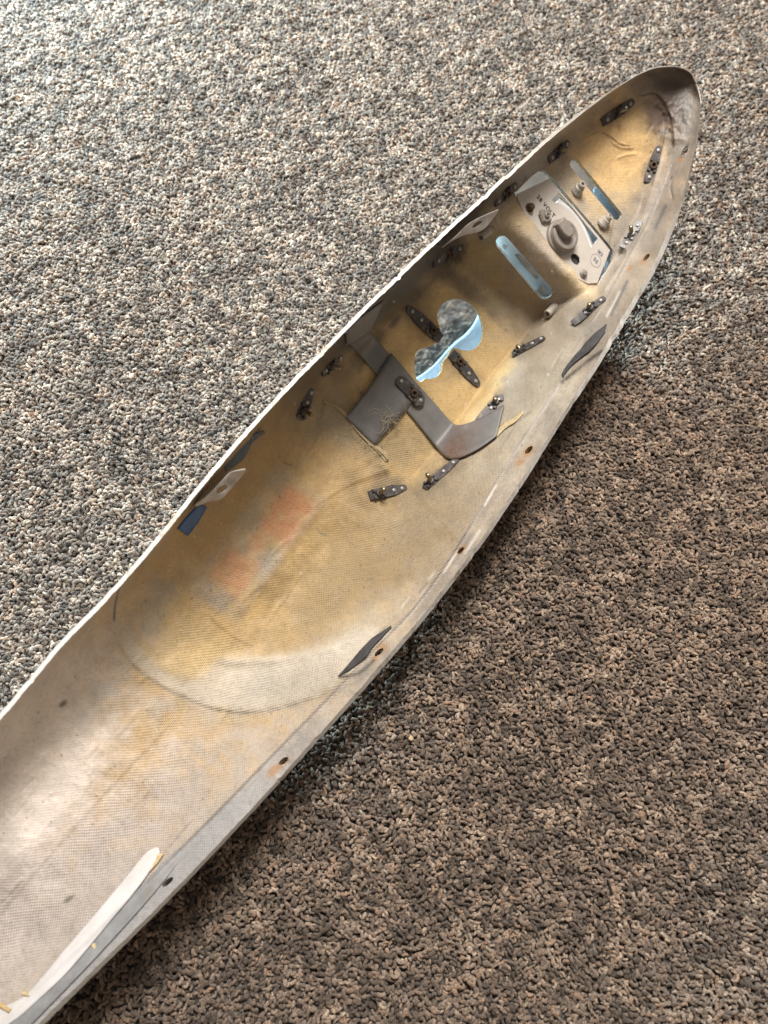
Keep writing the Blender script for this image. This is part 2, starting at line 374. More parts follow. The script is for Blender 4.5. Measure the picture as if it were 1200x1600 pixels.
PR = {
 'T':  [(0,0),(.02,17),(.06,30),(.13,41),(.27,48),(.48,47.5),(.68,37),(.84,19),(.91,10.5),(1,0)],
 'T2': [(0,0),(.025,22),(.07,38),(.16,51),(.30,59),(.5,58),(.68,45),(.84,23),(.91,12),(1,0)],
 'T3': [(0,0),(.03,26),(.09,47),(.18,62),(.33,69),(.5,68),(.68,52),(.84,26),(.91,14),(1,0)],
 'F0': [(0,0),(.03,28),(.10,52),(.20,67),(.34,73),(.52,72),(.68,57),(.84,28),(.91,15),(1,0)],
 'F1': [(0,0),(.03,34),(.075,62),(.115,82),(.34,84),(.61,84),(.665,67),(.84,30),(.91,15),(1,0)],
 'F2': [(0,0),(.03,34),(.075,62),(.115,82),(.34,85),(.62,85),(.675,66),(.83,30),(.91,15),(1,0)],
 'ST': [(0,0),(.03,28),(.07,45),(.13,54),(.34,60),(.66,60),(.715,50),(.85,27),(.92,13),(1,0)],
 'N1': [(0,0),(.02,19),(.05,31),(.10,36.5),(.34,38),(.745,38),(.79,30.5),(.87,20),(.94,10),(1,0)],
 'N2': [(0,0),(.03,18),(.07,27),(.13,31.5),(.34,33),(.62,33),(.74,29),(.86,17),(.94,8),(1,0)],
 'N3': [(0,0),(.04,14),(.10,21),(.20,25),(.34,26),(.55,25.5),(.70,20),(.84,12),(.93,6),(1,0)],
 'N4': [(0,0),(.05,10),(.12,15),(.22,18),(.34,18.5),(.52,17.5),(.68,13.5),(.84,8),(.93,4),(1,0)],
 'N5': [(0,0),(.06,7),(.14,10),(.24,11.5),(.36,12),(.52,11),(.68,8.5),(.84,5),(.93,2.5),(1,0)],
 'N6': [(0,0),(.08,3.5),(.18,5),(.28,5.8),(.4,6),(.54,5.6),(.7,4),(.84,2.4),(.93,1.2),(1,0)],
 'TIP':[(0,0),(.08,0),(.18,0),(.28,0),(.4,0),(.54,0),(.7,0),(.84,0),(.93,0),(1,0)]}
Lp = np.array([s[0] for s in ST], float); Rp = np.array([s[1] for s in ST], float)
mid = (Lp+Rp)/2; T = np.concatenate([[0], np.cumsum(np.linalg.norm(np.diff(mid, axis=0), axis=1))])
NTT, NS = 1080, 240
tq = T[-1]*(1-(1-np.linspace(0, 1, NTT))**1.06)
Lq, Rq = pchip(T, Lp, tq), pchip(T, Rp, tq)
prS = np.array([[p[0] for p in PR[s[2]]] for s in ST]); prD = np.array([[p[1] for p in PR[s[2]]] for s in ST], float)
sS, sD = pchip(T, prS, tq), pchip(T, prD, tq)
sg = np.linspace(0, 1, NS)**1.22
UU = Lq[:, :1]*(1-sg) + Rq[:, :1]*sg; VV = Lq[:, 1:]*(1-sg) + Rq[:, 1:]*sg
bulge = (np.clip((tq-T[-4])/(T[-1]-T[-4]), 0, 1)**2.2)[:, None]*4*sg*(1-sg)
UU = UU+bulge*3.0; VV = VV-bulge*4.0
# trimmed by hand: the rims wander and are nicked here and there
tt = np.arange(NTT)[:, None]*1.0
for nx_, wgt, sd_ in ((0, np.exp(-(sg/.02)**2), 5), (-1, np.exp(-((1-sg)/.02)**2), 15)):
    nz = (vnoise(tt/26, tt*0, sd_, 3)-.5)*2.2+(vnoise(tt/4, tt*0+3, sd_+1, 2)-.5)*.9
    nz -= 1.6*np.clip((vnoise(tt/9, tt*0+9, sd_+2, 1)-.86)*9, 0, 1)
    sgn_ = -1 if nx_ == 0 else 1
    UU = UU+sgn_*.7*nz*wgt*np.clip((NTT-60-tt)/60, 0, 1); VV = VV+sgn_*.7*nz*wgt*np.clip((NTT-60-tt)/60, 0, 1)
DD = np.stack([pchip(sS[i], sD[i], sg) for i in range(NTT)])
SG = np.broadcast_to(sg, UU.shape)
# the outline is not machined: rims waver a little
edge = np.sin(np.pi*SG)**.5
# hand-laid unevenness, growing away from the rim
fade = np.clip(SG/.06, 0, 1)*np.clip((1-SG)/.10, 0, 1)
DD += fade*((vnoise(UU/70, VV/70, 1, 3)-.5)*3.4 + (vnoise(UU/16, VV/16, 2, 3)-.5)*.9)*np.clip(DD/30, 0, 1)
panel_area = np.clip(1-poly_sdf([(800, 300), (848, 262), (965, 395), (930, 450)], UU, VV)/14, 0, 1)
def step(poly, h, wpx, side=1, endfade=.08, reach=None):
    """a laminate edge: one side of a line stands h mm proud, falling back over `reach` px"""
    global DD
    d, s, a = poly_sd(smooth_poly(poly, 6, False), UU, VV); sd = d*s*side
    m = np.clip(a/endfade+.0, 0, 1)*np.clip((1-a)/endfade, 0, 1)
    y = 1/(1+np.exp(-np.clip(sd/wpx, -30, 30)))
    if reach: y = y*np.exp(-np.clip(sd, 0, None)/reach)
    DD -= h*m*y
def ridge(poly, h, wpx, endfade=.15):
    global DD
    d, s, a = poly_sd(smooth_poly(poly, 6, False), UU, VV)
    m = np.clip(a/endfade, 0, 1)*np.clip((1-a)/endfade, 0, 1)
    DD -= h*m*np.exp(-(d/wpx)**2)
BAND = [(186, 920), (178, 950), (177, 985), (190, 1015), (215, 1045), (250, 1070), (290, 1090), (330, 1106), (380, 1113), (440, 1105), (500, 1085), (524, 1070)]
step(BAND, 1.6, 1.3, -1, .02, 60)
ridge([(205, 950), (215, 985), (240, 1010), (262, 1030)], 1.0, 9)
ridge([(330, 1030), (380, 1032), (430, 1030), (480, 1022), (540, 1003), (585, 985)], 1.8, 9)
step([(322, 958), (345, 980), (372, 1000), (400, 1012)], .9, 1.2, -1, .1, 40)
ridge([(320, 1100), (380, 1106), (440, 1098), (510, 1078)], .7, 9)
step([(500, 628), (522, 634), (540, 650), (562, 678), (585, 700), (604, 722), (612, 740)], 3.0, 1.3, 1, .06, 60)
step([(285, 1115), (235, 1165), (160, 1245), (80, 1335), (0, 1430), (-60, 1500)], .7, 1.2, 1, .04, 40)
step([(75, 1170), (50, 1195), (20, 1225), (-20, 1260)], .8, 1.2, -1, .1, 30)
FL = [(1058, 232), (1040, 280), (1012, 345), (980, 405), (945, 470), (905, 535), (860, 620), (800, 712), (735, 822), (690, 892), (640, 958), (580, 1020), (525, 1078), (440, 1165), (340, 1268), (230, 1378), (100, 1505), (-30, 1630)]
step(FL, 1.7, 1.4, 1, .02, 22)
ridge([(515, 770), (470, 830), (425, 890), (380, 945), (345, 985)], 1.3, 10)
ridge([(330, 800), (300, 850), (285, 900)], .8, 14)
ridge([(540, 772), (575, 800), (630, 800), (690, 780), (750, 735)], -1.1, 9)
ridge([(530, 800), (580, 822), (650, 815), (720, 780)], .6, 7)
ridge([(575, 865), (620, 850), (665, 838)], .5, 3)
step([(700, 905), (735, 850), (765, 800), (790, 760)], .6, 1.5, -1, .1, 18)
ridge([(690, 430), (730, 455), (770, 490), (800, 525)], 1.0, 14)
ridge([(905, 505), (870, 560), (820, 640), (785, 690)], .7, 12)
step([(800, 662), (830, 640), (862, 606), (878, 590)], .9, 1.2, 1, .1, 24)
ridge([(815, 335), (830, 360), (862, 400), (905, 440)], 1.8, 13)
for k in range(34):
    i, j = rng.integers(150, NTT-330), rng.integers(int(NS*.30), int(NS*.84)); p = np.array((UU[i, j], VV[i, j])); d = np.array((.66, -.75))*rng.uniform(8, 34)+rng.normal(0, 3, 2)
    ridge([p-d, p+rng.normal(0, 2.5, 2), p+d], rng.uniform(.25, .6)*rng.choice((-1, 1, 1)), rng.uniform(1.6, 4))
for k in range(46):
    i, j = rng.integers(200, NTT-120), rng.integers(int(NS*.25), int(NS*.80)); r = np.hypot(UU-UU[i, j], VV-VV[i, j]); DD -= rng.uniform(.4, 1.0)*np.exp(-(r/rng.uniform(1.2, 2.6))**2)
# nose: torn cloth and resin folds
for pl, h in (([(942, 208), (956, 214), (968, 224), (984, 228)], .9), ([(955, 222), (970, 231), (990, 232)], .8), ([(962, 248), (980, 242), (998, 240)], .7), ([(910, 222), (925, 212), (938, 207)], .5)):
    ridge(pl, h, 2.0)
step([(985, 160), (1003, 150), (1022, 146), (1036, 158), (1046, 178), (1050, 205), (1052, 228)], 2.2, 1.4, -1, .08, 30)
step([(1018, 196), (1036, 205), (1046, 196)], 1.4, 1.2, 1, .1, 12)
ridge([(1022, 165), (1034, 180), (1038, 200)], -1.6, 6)
step([(1035, 205), (1030, 245), (1018, 290), (1004, 330), (992, 360)], 1.2, 1.3, -1, .05, 20)
ridge([(1052, 278), (1048, 292), (1052, 312)], -.7, 2)
crk = (vnoise(UU/7, VV/7, 31, 3)-.5)*1.6*np.clip(1-np.hypot((UU-1050)/45, (VV-175)/65), 0, 1); DD += crk*fade
DD = np.where(panel_area > 0, DD*(1-panel_area)+39.0*panel_area, DD)
DD[:, 0] = 0; DD[:, -1] = 0
DD = np.maximum(DD, 0)

# openings, as pixel outlines on the shell
def slot(a, b, wd, n=7, wb=None):
    a, b = np.array(a, float), np.array(b, float); d = unit(b-a); p = np.array([-d[1], d[0]]); out = []
    wb = wb or wd
    for k in range(n+1): th = math.pi/2+math.pi*k/n; out.append(a+wd*(math.cos(th)*d+math.sin(th)*p))
    for k in range(n+1): th = -math.pi/2+math.pi*k/n; out.append(b+wb*(math.cos(th)*d+math.sin(th)*p))
    return np.array(out)
KEY = smooth_poly([(683, 496), (686, 482), (697, 471), (714, 467), (731, 471), (745, 484), (753, 502), (755, 522), (749, 538), (737, 547), (722, 547), (708, 544), (700, 556), (692, 567),
                   (691, 577), (684, 588), (672, 592), (664, 592), (657, 597), (649, 588), (648, 575), (648, 558), (652, 549), (662, 543), (676, 540), (686, 528), (687, 512)], 4)
SLOT_N = slot((898, 256), (964, 336), 7.6)
SLOT_S = slot((785, 379), (851, 456), 10.5, wb=12.0)
PANEL_GAP = smooth_poly([(806, 306), (809, 298), (822, 284), (838, 270), (848, 266), (857, 272), (880, 298), (910, 333), (940, 368), (957, 390), (958, 400), (950, 418), (940, 432), (932, 441), (905, 425), (850, 365)], 3)
def ell(cx, cy, a, b, deg, n=16):
    c, s = math.cos(math.radians(deg)), math.sin(math.radians(deg))
    return np.array([(cx+a*math.cos(2*math.pi*k/n)*c-b*math.sin(2*math.pi*k/n)*s, cy+a*math.cos(2*math.pi*k/n)*s+b*math.sin(2*math.pi*k/n)*c) for k in range(n)])
FH = [ell(262, 1378, 11, 4.0, -40), ell(443, 1189, 9, 4.0, -38), ell(592, 1019, 9, 3.4, -42), ell(720, 860, 7, 3, -45), ell(826, 703, 8, 3.6, -45), ell(1070, 236, 9, 3.6, -58), ell(1010, 402, 7, 3, -50), ell(45, 1588, 9, 4, -35)]
ELL_BLUE = None
HOLES = [KEY, SLOT_N, SLOT_S, PANEL_GAP] + FH
idx = np.arange(NTT*NS).reshape(NTT, NS)
quads = np.stack([idx[:-1, :-1], idx[1:, :-1], idx[1:, 1:], idx[:-1, 1:]], -1).reshape(-1, 4)
# a quad goes when its centre lies in an opening; the ring of points left round it moves onto the outline
cu = UU.ravel()[quads].mean(1); cv = VV.ravel()[quads].mean(1); gone = np.zeros(len(quads), bool)
fu, fv = UU.ravel().copy(), VV.ravel().copy(); PSMOOTH = on_plane(UU, VV, DD/1000.0)
for h in HOLES:
    lo, hi = h.min(0), h.max(0); b = np.where((cu > lo[0]) & (cu < hi[0]) & (cv > lo[1]) & (cv < hi[1]))[0]
    b = b[poly_inside(h, cu[b], cv[b])]; gone[b] = True
    if not len(b): continue
    cand = np.unique(quads[b]); near = np.isin(quads, cand).any(1); near[gone] = False
    ring = np.intersect1d(cand, quads[near])
    u, v = fu[ring], fv[ring]
    for it in range(4):
        sd = poly_sdf(h, u, v); e = .04
        gx = (poly_sdf(h, u+e, v)-sd)/e; gy = (poly_sdf(h, u, v+e)-sd)/e; g2 = np.maximum(gx*gx+gy*gy, .3)
        u = u-np.clip(gx*sd/g2, -1.5, 1.5); v = v-np.clip(gy*sd/g2, -1.5, 1.5)
    fu[ring], fv[ring] = u, v
UU, VV = fu.reshape(UU.shape), fv.reshape(VV.shape)
POS = on_plane(UU, VV, DD/1000.0); keep = quads[~gone]
fullF = quads.copy()
FLATV = POS.reshape(-1, 3)
TREE = BVHTree.FromPolygons([Vector(p) for p in FLATV[:, :]], fullF.tolist())

soft = lambda x, e: 1/(1+np.exp(-np.clip(x/e, -30, 30)))
# colours: paint, resin, cloth and stains, with some shade and light painted in
TINT = np.ones(UU.shape+(3,))*np.array((.35, .295, .235))
def lay(mask, col, k=1.0):
    global TINT
    m = np.clip(mask*k, 0, 1)[..., None]; TINT = TINT*(1-m)+np.array(col)*m
def blob(u, v, ru, rv, deg, col, k=1.0, rough=.6, p=2):
    c, s = math.cos(math.radians(deg)), math.sin(math.radians(deg))
    x = ((UU-u)*c+(VV-v)*s)/ru; y = (-(UU-u)*s+(VV-v)*c)/rv
    r = np.hypot(x, y) + (vnoise(UU/22, VV/22, int(u) % 97, 3)-.5)*rough*2
    lay(1/(1+np.exp((r-1)*(4 if p == 2 else p))), col, k)
AX = -47
blob(80, 1310, 420, 170, AX, (.47, .42, .395), 1, .3)                 # pinkish-white primer, lower left
blob(180, 1180, 150, 60, AX, (.66, .575, .51), .8, .3)
blob(225, 1150, 120, 40, AX, (.74, .60, .44), .22, .3)
blob(390, 900, 330, 150, AX, (.53, .35, .14), .95)               # amber resin in the middle
blob(470, 760, 120, 60, AX, (.60, .42, .21), .7)
blob(560, 880, 200, 75, AX, (.25, .175, .078), .9)
blob(700, 560, 200, 95, AX, (.56, .395, .205), 1)                 # bare floor round the keyhole
FLOORP = smooth_poly([(575, 640), (560, 585), (600, 525), (650, 462), (690, 440), (745, 470), (795, 518), (812, 545), (785, 600), (750, 665), (712, 722), (660, 752), (600, 735)], 4)
wall = (UU > 560) & (SG > .5)
blob(860, 560, 190, 60, -55, (.25, .215, .168), .85, .4)
lay(soft(-poly_sdf(FLOORP, UU, VV)+(vnoise(UU/9, VV/9, 8, 3)-.5)*12, 3.0), (.63, .44, .20), .9)
fe = np.abs(poly_sdf(FLOORP, UU, VV)); lay(np.exp(-(fe/5)**2)*np.clip((vnoise(UU/14, VV/14, 19, 3)-.38)*3, 0, 1), (.16, .13, .10), .75)  # dark outline in the floor's fillet, strengthening the crease by colour
blob(752, 425, 70, 52, 45, (.68, .50, .25), .9, .4)
blob(690, 770, 130, 45, AX, (.33, .265, .185), .75)
blob(430, 1070, 150, 30, -12, (.44, .385, .31), .9)
blob(290, 1010, 70, 45, 30, (.66, .50, .26), .7)
blob(300, 1060, 60, 26, 30, (.68, .52, .30), .6)
blob(880, 380, 130, 90, AX, (.47, .40, .32), .9)
blob(975, 235, 75, 75, AX, (.74, .50, .235), 1, .5, 6)            # amber resin in the nose
blob(965, 320, 40, 30, AX, (.56, .42, .23), .6)
blob(1060, 170, 48, 90, -20, (.07, .057, .048), .95, .5, 6)       # grey-brown nose cap
blob(1030, 180, 22, 26, 0, (.17, .12, .10), .85, .8, 5)
blob(1000, 330, 120, 24, -60, (.30, .27, .245), .8)
blob(840, 640, 120, 34, -55, (.40, .36, .29), .8)
blob(800, 610, 30, 14, -60, (.36, .33, .28), .55, .5, 6)
blob(722, 350, 62, 10, AX, (.025, .023, .022), .95, .5, 7)  # deep shade between left rim and upper tab, painted near-black
blob(334, 755, 62, 10, AX, (.025, .023, .022), .95, .5, 7)  # the lower tab's gap shade, painted likewise
blob(566, 506, 60, 10, AX, (.06, .05, .042), .8, .6, 6)  # painted shade under the rim beside the strap
blob(690, 400, 30, 22, AX, (.06, .055, .055), .9, .8, 6)
blob(640, 470, 55, 24, AX, (.20, .155, .10), .75, .8)  # brown darkening of the shaded left wall, painted in
blob(780, 480, 12, 50, -45, (.22, .18, .13), .55, .9, 5)  # shadow along the step's foot, painted dark here and in the next two
blob(735, 458, 72, 10, 42, (.17, .14, .11), .65, .8, 4)
blob(700, 425, 40, 22, 42, (.16, .125, .09), .4, .9, 4)
blob(870, 345, 90, 14, 45, (.50, .44, .36), .5)
blob(905, 445, 30, 16, 45, (.70, .55, .33), .7)  # light on the shelf lip, painted as a brighter patch
blob(812, 335, 26, 22, 45, (.66, .50, .29), .8)  # upper end of the painted bright lip
blob(60, 1255, 130, 45, AX, (.92, .83, .765), 1, .3)  # bright sheen on the lower-left floor, painted as paler colour
lay(soft(.075-SG+(vnoise(UU/18, VV/18, 71, 3)-.5)*.06, .012)*soft(UU-430, 25)*soft(800-UU, 25), (.05, .04, .032), .85)  # dark band of shade painted just inside the left rim
blob(612, 475, 62, 20, AX, (.07, .055, .035), .85, .7, 5)  # deep left-wall shade painted in behind the strap
blob(560, 555, 45, 14, AX, (.12, .09, .06), .6, .7, 5)  # more of the left wall's painted shade
blob(440, 690, 110, 40, AX, (.30, .20, .10), .6, .8)             # brown stain up the left wall, its shade painted in too
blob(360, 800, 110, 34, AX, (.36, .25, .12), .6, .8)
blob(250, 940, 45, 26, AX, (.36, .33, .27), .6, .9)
blob(232, 985, 22, 10, 60, (.30, .30, .28), .5, .9)
blob(40, 1150, 190, 60, AX, (.80, .71, .62), .9, .3)  # left wall coloured paler here to offset its shade
blob(155, 1085, 45, 16, AX, (.45, .43, .39), .5, .9)
blob(505, 640, 60, 30, AX, (.38, .30, .18), .6)
blob(525, 665, 45, 30, 45, (.30, .28, .22), .5, .7)
blob(620, 700, 45, 40, 45, (.36, .29, .19), .6, .8)
blob(560, 990, 60, 30, -35, (.50, .44, .34), .5)
# printed cloth showing through the resin beneath the orange patch
pa, pb = np.array((472., 752.)), np.array((330., 948.)); ax = unit(pb-pa); ay = np.array((-ax[1], ax[0])); LN = np.linalg.norm(pb-pa)
A = ((UU-pa[0])*ax[0]+(VV-pa[1])*ax[1])/LN; B = ((UU-pa[0])*ax[1]*-1+(VV-pa[1])*ax[0])/44.0
soft = lambda x, e: 1/(1+np.exp(-np.clip(x/e, -30, 30)))
def rect(a0, a1, b0, b1, e=.014): return soft(A-a0, e)*soft(a1-A, e)*soft(B-b0, e*5)*soft(b1-B, e*5)
thr = .75+.25*np.sign(np.sin(A*LN*1.05))
breakup = np.clip((vnoise(UU/13, VV/13, 77, 3)-.12)*3, .35, 1)
lay(rect(.0, 1.0, -1, 1)*breakup, (.46, .37, .24), .6)
for (a0, a1, b0, b1, c, k) in ((.06, .40, -.95, .40, (.58, .235, .11), .85), (.02, .16, .35, 1, (.30, .26, .21), .5), (.40, .56, -.3, .35, (.56, .25, .13), .65), (.34, .46, .30, .95, (.30, .28, .24), .7),
                               (.46, .66, -.95, -.35, (.27, .26, .235), .75), (.28, .34, .35, .95, (.30, .27, .22), .6), (.60, .86, -.6, .75, (.57, .24, .12), .75), (.86, 1.0, -.45, .75, (.28, .25, .24), .7), (.5, .62, .1, .9, (.36, .31, .24), .6),
                               (.7, .95, .85, 1.0, (.30, .27, .22), .5), (.0, .95, -1.06, -.97, (.27, .27, .27), .7), (.0, 1.0, 1.0, 1.08, (.30, .29, .26), .55)):
    lay(rect(a0, a1, b0, b1)*breakup*thr, c, k)
# bare metal-grey flange along the right rim
dF, sF, aF = poly_sd(smooth_poly(FL, 5, False), UU, VV)
fl = soft(dF*-sF, 1.5)*(sF*-1 > 0)
FLSIDE = (SG > .8) & (sF < 0)
fvar = np.clip((vnoise(UU/30, VV/30, 61, 3)-.2)*2.2, .2, 1)
lay(np.where(FLSIDE, soft(dF, 1.0), 0)*fvar, (.20, .172, .145), .85)
low = np.clip((VV-1100)/160, 0, 1)
lay(np.where(FLSIDE, soft(dF, 1.0), 0)*low, (.29, .29, .30), .85)
lay(np.where(SG > .8, np.exp(-((dF-3*0)/2.2)**2), 0), (.19, .165, .15), .65)
for k in range(40):                                              # long scuffs and black rub marks along the flange
    a = rng.random(); i = int(a*(len(FL)-2)); p0, p1 = np.array(FL[i]), np.array(FL[i+1]); p = p0+(p1-p0)*rng.random(); d = unit(p1-p0)*rng.uniform(5, 22)
    off = np.array((1.0, .75))*rng.uniform(-18, 16)
    ds, _, _ = poly_sd([p+off-d, p+off+d], UU, VV); lay(np.exp(-(ds/rng.uniform(.8, 2.4))**2), (.16, .145, .135) if rng.random() < .6 else (.62, .58, .53), rng.uniform(.25, .6))
for a, b, wd in (((1040, 322), (1024, 356), 3.2), ((980, 440), (955, 492), 2.6), ((1076, 225), (1062, 250), 2.2)):
    ds, _, _ = poly_sd([a, b], UU, VV); lay(np.exp(-(ds/wd)**2), (.09, .09, .10), .8)
for (u, v, r) in ((430, 1203, 12), (445, 1190, 9), (596, 1012, 11), (585, 1030, 9), (722, 858, 7), (824, 706, 11), (812, 722, 8), (1010, 402, 11), (985, 418, 6), (1062, 250, 5)):
    blob(u, v, r, r*.5, -45, (.30, .155, .06), .85, .8, 5)
for k in range(150):                                             # specks and flung resin
    i, j = rng.integers(40, NTT-60), rng.integers(10, NS-14)
    r = np.hypot(UU-UU[i, j], VV-VV[i, j]); lay(np.exp(-(r/rng.uniform(.8, 1.7))**2), (.10, .075, .05) if rng.random() < .75 else (.72, .68, .6), .8)
for (u, v, ru, rv, dg) in ((107, 1405, 9, 3, -35), (98, 1100, 8, 4, -40), (505, 835, 8, 1.5, 25), (452, 726, 9, 1.5, 20), (578, 905, 6, 1.5, -20)):
    blob(u, v, ru, rv, dg, (.16, .14, .11), .9, .5, 6)
BANDP = smooth_poly([(200, 975), (235, 1035), (300, 1062), (345, 1030), (420, 1024), (490, 1012), (560, 985), (590, 985), (560, 1035), (520, 1068), (450, 1100), (380, 1110), (310, 1098), (245, 1066), (195, 1018)], 4)
lay(soft(-poly_sdf(BANDP, UU, VV)+(vnoise(UU/12, VV/12, 33, 3)-.5)*8, 3.5), (.54, .49, .42), .75)
lin, _, _ = poly_sd(smooth_poly(BAND, 5, False), UU, VV); lay(np.exp(-(lin/2.2)**2)*np.clip((vnoise(UU/15, VV/15, 44, 3)-.3)*3, 0, 1), (.64, .60, .54), .6)  # pale line on the band's edge, its highlight painted in
for pl, wd, k in (([(878, 597), (893, 585), (920, 563), (940, 549)], 3.0, .95), ([(531, 1058), (560, 1052), (584, 1032)], 3.0, .9), ([(187, 915), (180, 945), (178, 968)], 1.8, .9), ([(962, 330), (952, 380), (948, 420)], 1.2, .4),
                  ([(1046, 178), (1052, 205), (1052, 230)], 1.6, .85), ([(1003, 150), (1022, 146), (1034, 156)], 1.6, .85), ([(1040, 200), (1032, 245), (1018, 290)], 1.5, .7), ([(942, 208), (956, 214), (968, 224), (984, 228)], 1.1, .8), ([(955, 222), (970, 231), (990, 232)], 1.1, .7),
                  ([(380, 1114), (440, 1108), (500, 1088), (524, 1072)], 1.1, .25), ([(800, 665), (830, 643)], 1.2, .5), ([(735, 822), (690, 892), (640, 958), (580, 1020)], 1.3, .5), ([(1030, 205), (1042, 208), (1048, 200)], 1.4, .7), ([(1050, 275), (1047, 290), (1052, 310)], 1.2, .7)):
    ds, _, _ = poly_sd(smooth_poly(pl, 4, False), UU, VV); lay(np.exp(-(ds/wd)**2)*np.clip(.4+vnoise(UU/6, VV/6, 12, 2)*1.1, 0, 1), (.045, .036, .028), k)  # includes the black shadows under the dark tabs, painted in
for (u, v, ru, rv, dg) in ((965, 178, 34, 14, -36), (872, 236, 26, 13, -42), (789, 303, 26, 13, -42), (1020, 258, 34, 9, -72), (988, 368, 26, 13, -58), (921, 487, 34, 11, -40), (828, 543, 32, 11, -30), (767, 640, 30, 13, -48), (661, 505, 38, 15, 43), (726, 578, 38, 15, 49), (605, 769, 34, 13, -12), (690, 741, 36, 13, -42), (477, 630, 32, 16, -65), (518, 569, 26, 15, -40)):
    blob(u, v, ru, rv, dg, (.13, .105, .08), .55, 1.1, 3)  # dark dirt halo round each nutplate, with contact shade painted into it
# weave strength: strong where the resin is thin, filled in elsewhere
WV = .35+.5*np.clip((vnoise(UU/60, VV/60, 55, 3)-.35)*3, 0, 1)
def wv(u, v, ru, rv, deg, val, k=1):
    global WV
    c, s = math.cos(math.radians(deg)), math.sin(math.radians(deg))
    r = np.hypot(((UU-u)*c+(VV-v)*s)/ru, (-(UU-u)*s+(VV-v)*c)/rv); m = k/(1+np.exp((r-1)*5)); WV = WV*(1-m)+val*m
wv(180, 1330, 260, 90, AX, .9); wv(60, 1250, 160, 60, AX, .25); wv(780, 430, 110, 60, 45, 1.9); wv(660, 720, 90, 60, AX, 1.1); wv(620, 820, 120, 50, -35, 1.0)
wv(430, 1075, 150, 30, -12, 1.3); wv(470, 960, 120, 50, AX, .55); wv(430, 780, 160, 60, AX, .25); wv(1050, 180, 60, 80, 0, .1); wv(980, 220, 70, 60, AX, .5); wv(880, 360, 90, 60, AX, .6); wv(590, 640, 60, 45, AX, 1.1)
WV *= 1-np.where(FLSIDE, .6, 0)

THICK = .0030
P_s = PSMOOTH.copy()
du = np.gradient(P_s, axis=0); dv = np.gradient(P_s, axis=1); NRM = np.cross(du, dv)
NRM /= np.maximum(np.linalg.norm(NRM, axis=-1, keepdims=True), 1e-12)
if (NRM @ PN).mean() < 0: NRM = -NRM
for _ in range(10):
    q = np.pad(NRM, ((1, 1), (1, 1), (0, 0)), mode='edge'); NRM = (q[:-2, 1:-1]+q[2:, 1:-1]+q[1:-1, :-2]+q[1:-1, 2:]+2*NRM)/6
NRM /= np.maximum(np.linalg.norm(NRM, axis=-1, keepdims=True), 1e-12)
NRM[-4:] = NRM[-6:-5]
POUT = POS-NRM*(THICK*(1-.55*np.clip((np.arange(NTT)-NTT+130)/90, 0, 1))[:, None]-.0006*np.clip((.1-SG)/.1, 0, 1)+.0022*np.clip((SG-.9)/.1, 0, 1)*np.clip((NTT-60-np.arange(NTT))/80, 0, 1)[:, None])[..., None]
zlow = POUT[:, :, 2].min(1); ext = np.clip(zlow-.006, 0, None)/PN[2]*np.clip((470-np.arange(NTT))/120, 0, 1)
ss = lambda a, b, x: (lambda q: q*q*(3-2*q))(np.clip((x-a)/(b-a), 0, 1))
POUT = POUT-PN*(ext[:, None]*ss(.03, .22, SG)*(1-ss(.55, .9, SG)))[..., None]  # hull bottom extended towards the carpet, added to block light passing underneath
NV = NTT*NS
va, vb, vc, vd = (keep[:, k] for k in range(4))
nq = np.cross(POS.reshape(-1, 3)[vc]-POS.reshape(-1, 3)[va], POS.reshape(-1, 3)[vd]-POS.reshape(-1, 3)[vb])
if (nq @ PN).mean() < 0: keep = keep[:, ::-1].copy()
ed = np.concatenate([keep[:, [k, (k+1) % 4]] for k in range(4)]); key = ed[:, 0].astype(np.int64)*NV+ed[:, 1]; rkey = ed[:, 1].astype(np.int64)*NV+ed[:, 0]
bd = ed[~np.isin(key, rkey)]
rimq = np.stack([bd[:, 1], bd[:, 0], bd[:, 0]+NV, bd[:, 1]+NV], -1)
ALLF = np.concatenate([keep, keep[:, ::-1]+NV, rimq])
sgv = SG.ravel(); jj = np.arange(NV) % NS; ii = np.arange(NV)//NS
outer_edge = ((jj[bd] == 0) | (jj[bd] == NS-1) | (ii[bd] == NTT-1)).all(1)
flange_hole = (sgv[bd[:, 0]] > .8) & ~outer_edge
matid = np.concatenate([np.zeros(len(keep), np.int32), np.ones(len(keep), np.int32), np.where((np.abs(poly_sdf(SLOT_S, fu[bd[:, 0]], fv[bd[:, 0]])) < 1) | outer_edge, 2, 0).astype(np.int32)])
me = bpy.data.meshes.new('shell')
me.vertices.add(NV*2); me.vertices.foreach_set('co', np.concatenate([POS.reshape(-1, 3), POUT.reshape(-1, 3)]).astype(np.float32).ravel())
me.loops.add(len(ALLF)*4); me.loops.foreach_set('vertex_index', ALLF.astype(np.int32).ravel())
me.polygons.add(len(ALLF)); me.polygons.foreach_set('loop_start', np.arange(0, len(ALLF)*4, 4, dtype=np.int32)); me.polygons.foreach_set('loop_total', np.full(len(ALLF), 4, np.int32))
me.update(calc_edges=True)
me.polygons.foreach_set('material_index', matid)
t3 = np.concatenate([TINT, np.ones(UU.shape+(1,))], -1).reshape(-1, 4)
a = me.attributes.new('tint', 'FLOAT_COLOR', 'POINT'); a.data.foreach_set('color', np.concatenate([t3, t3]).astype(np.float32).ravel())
a = me.attributes.new('nose', 'FLOAT', 'POINT'); a.data.foreach_set('value', np.tile((np.clip((np.arange(NTT)-NTT+230)/170, 0, 1)[:, None]*np.ones((1, NS))).ravel(), 2).astype(np.float32))
a = me.attributes.new('weave', 'FLOAT', 'POINT'); a.data.foreach_set('value', np.tile(np.clip(WV, 0, 1.9).ravel(), 2).astype(np.float32))
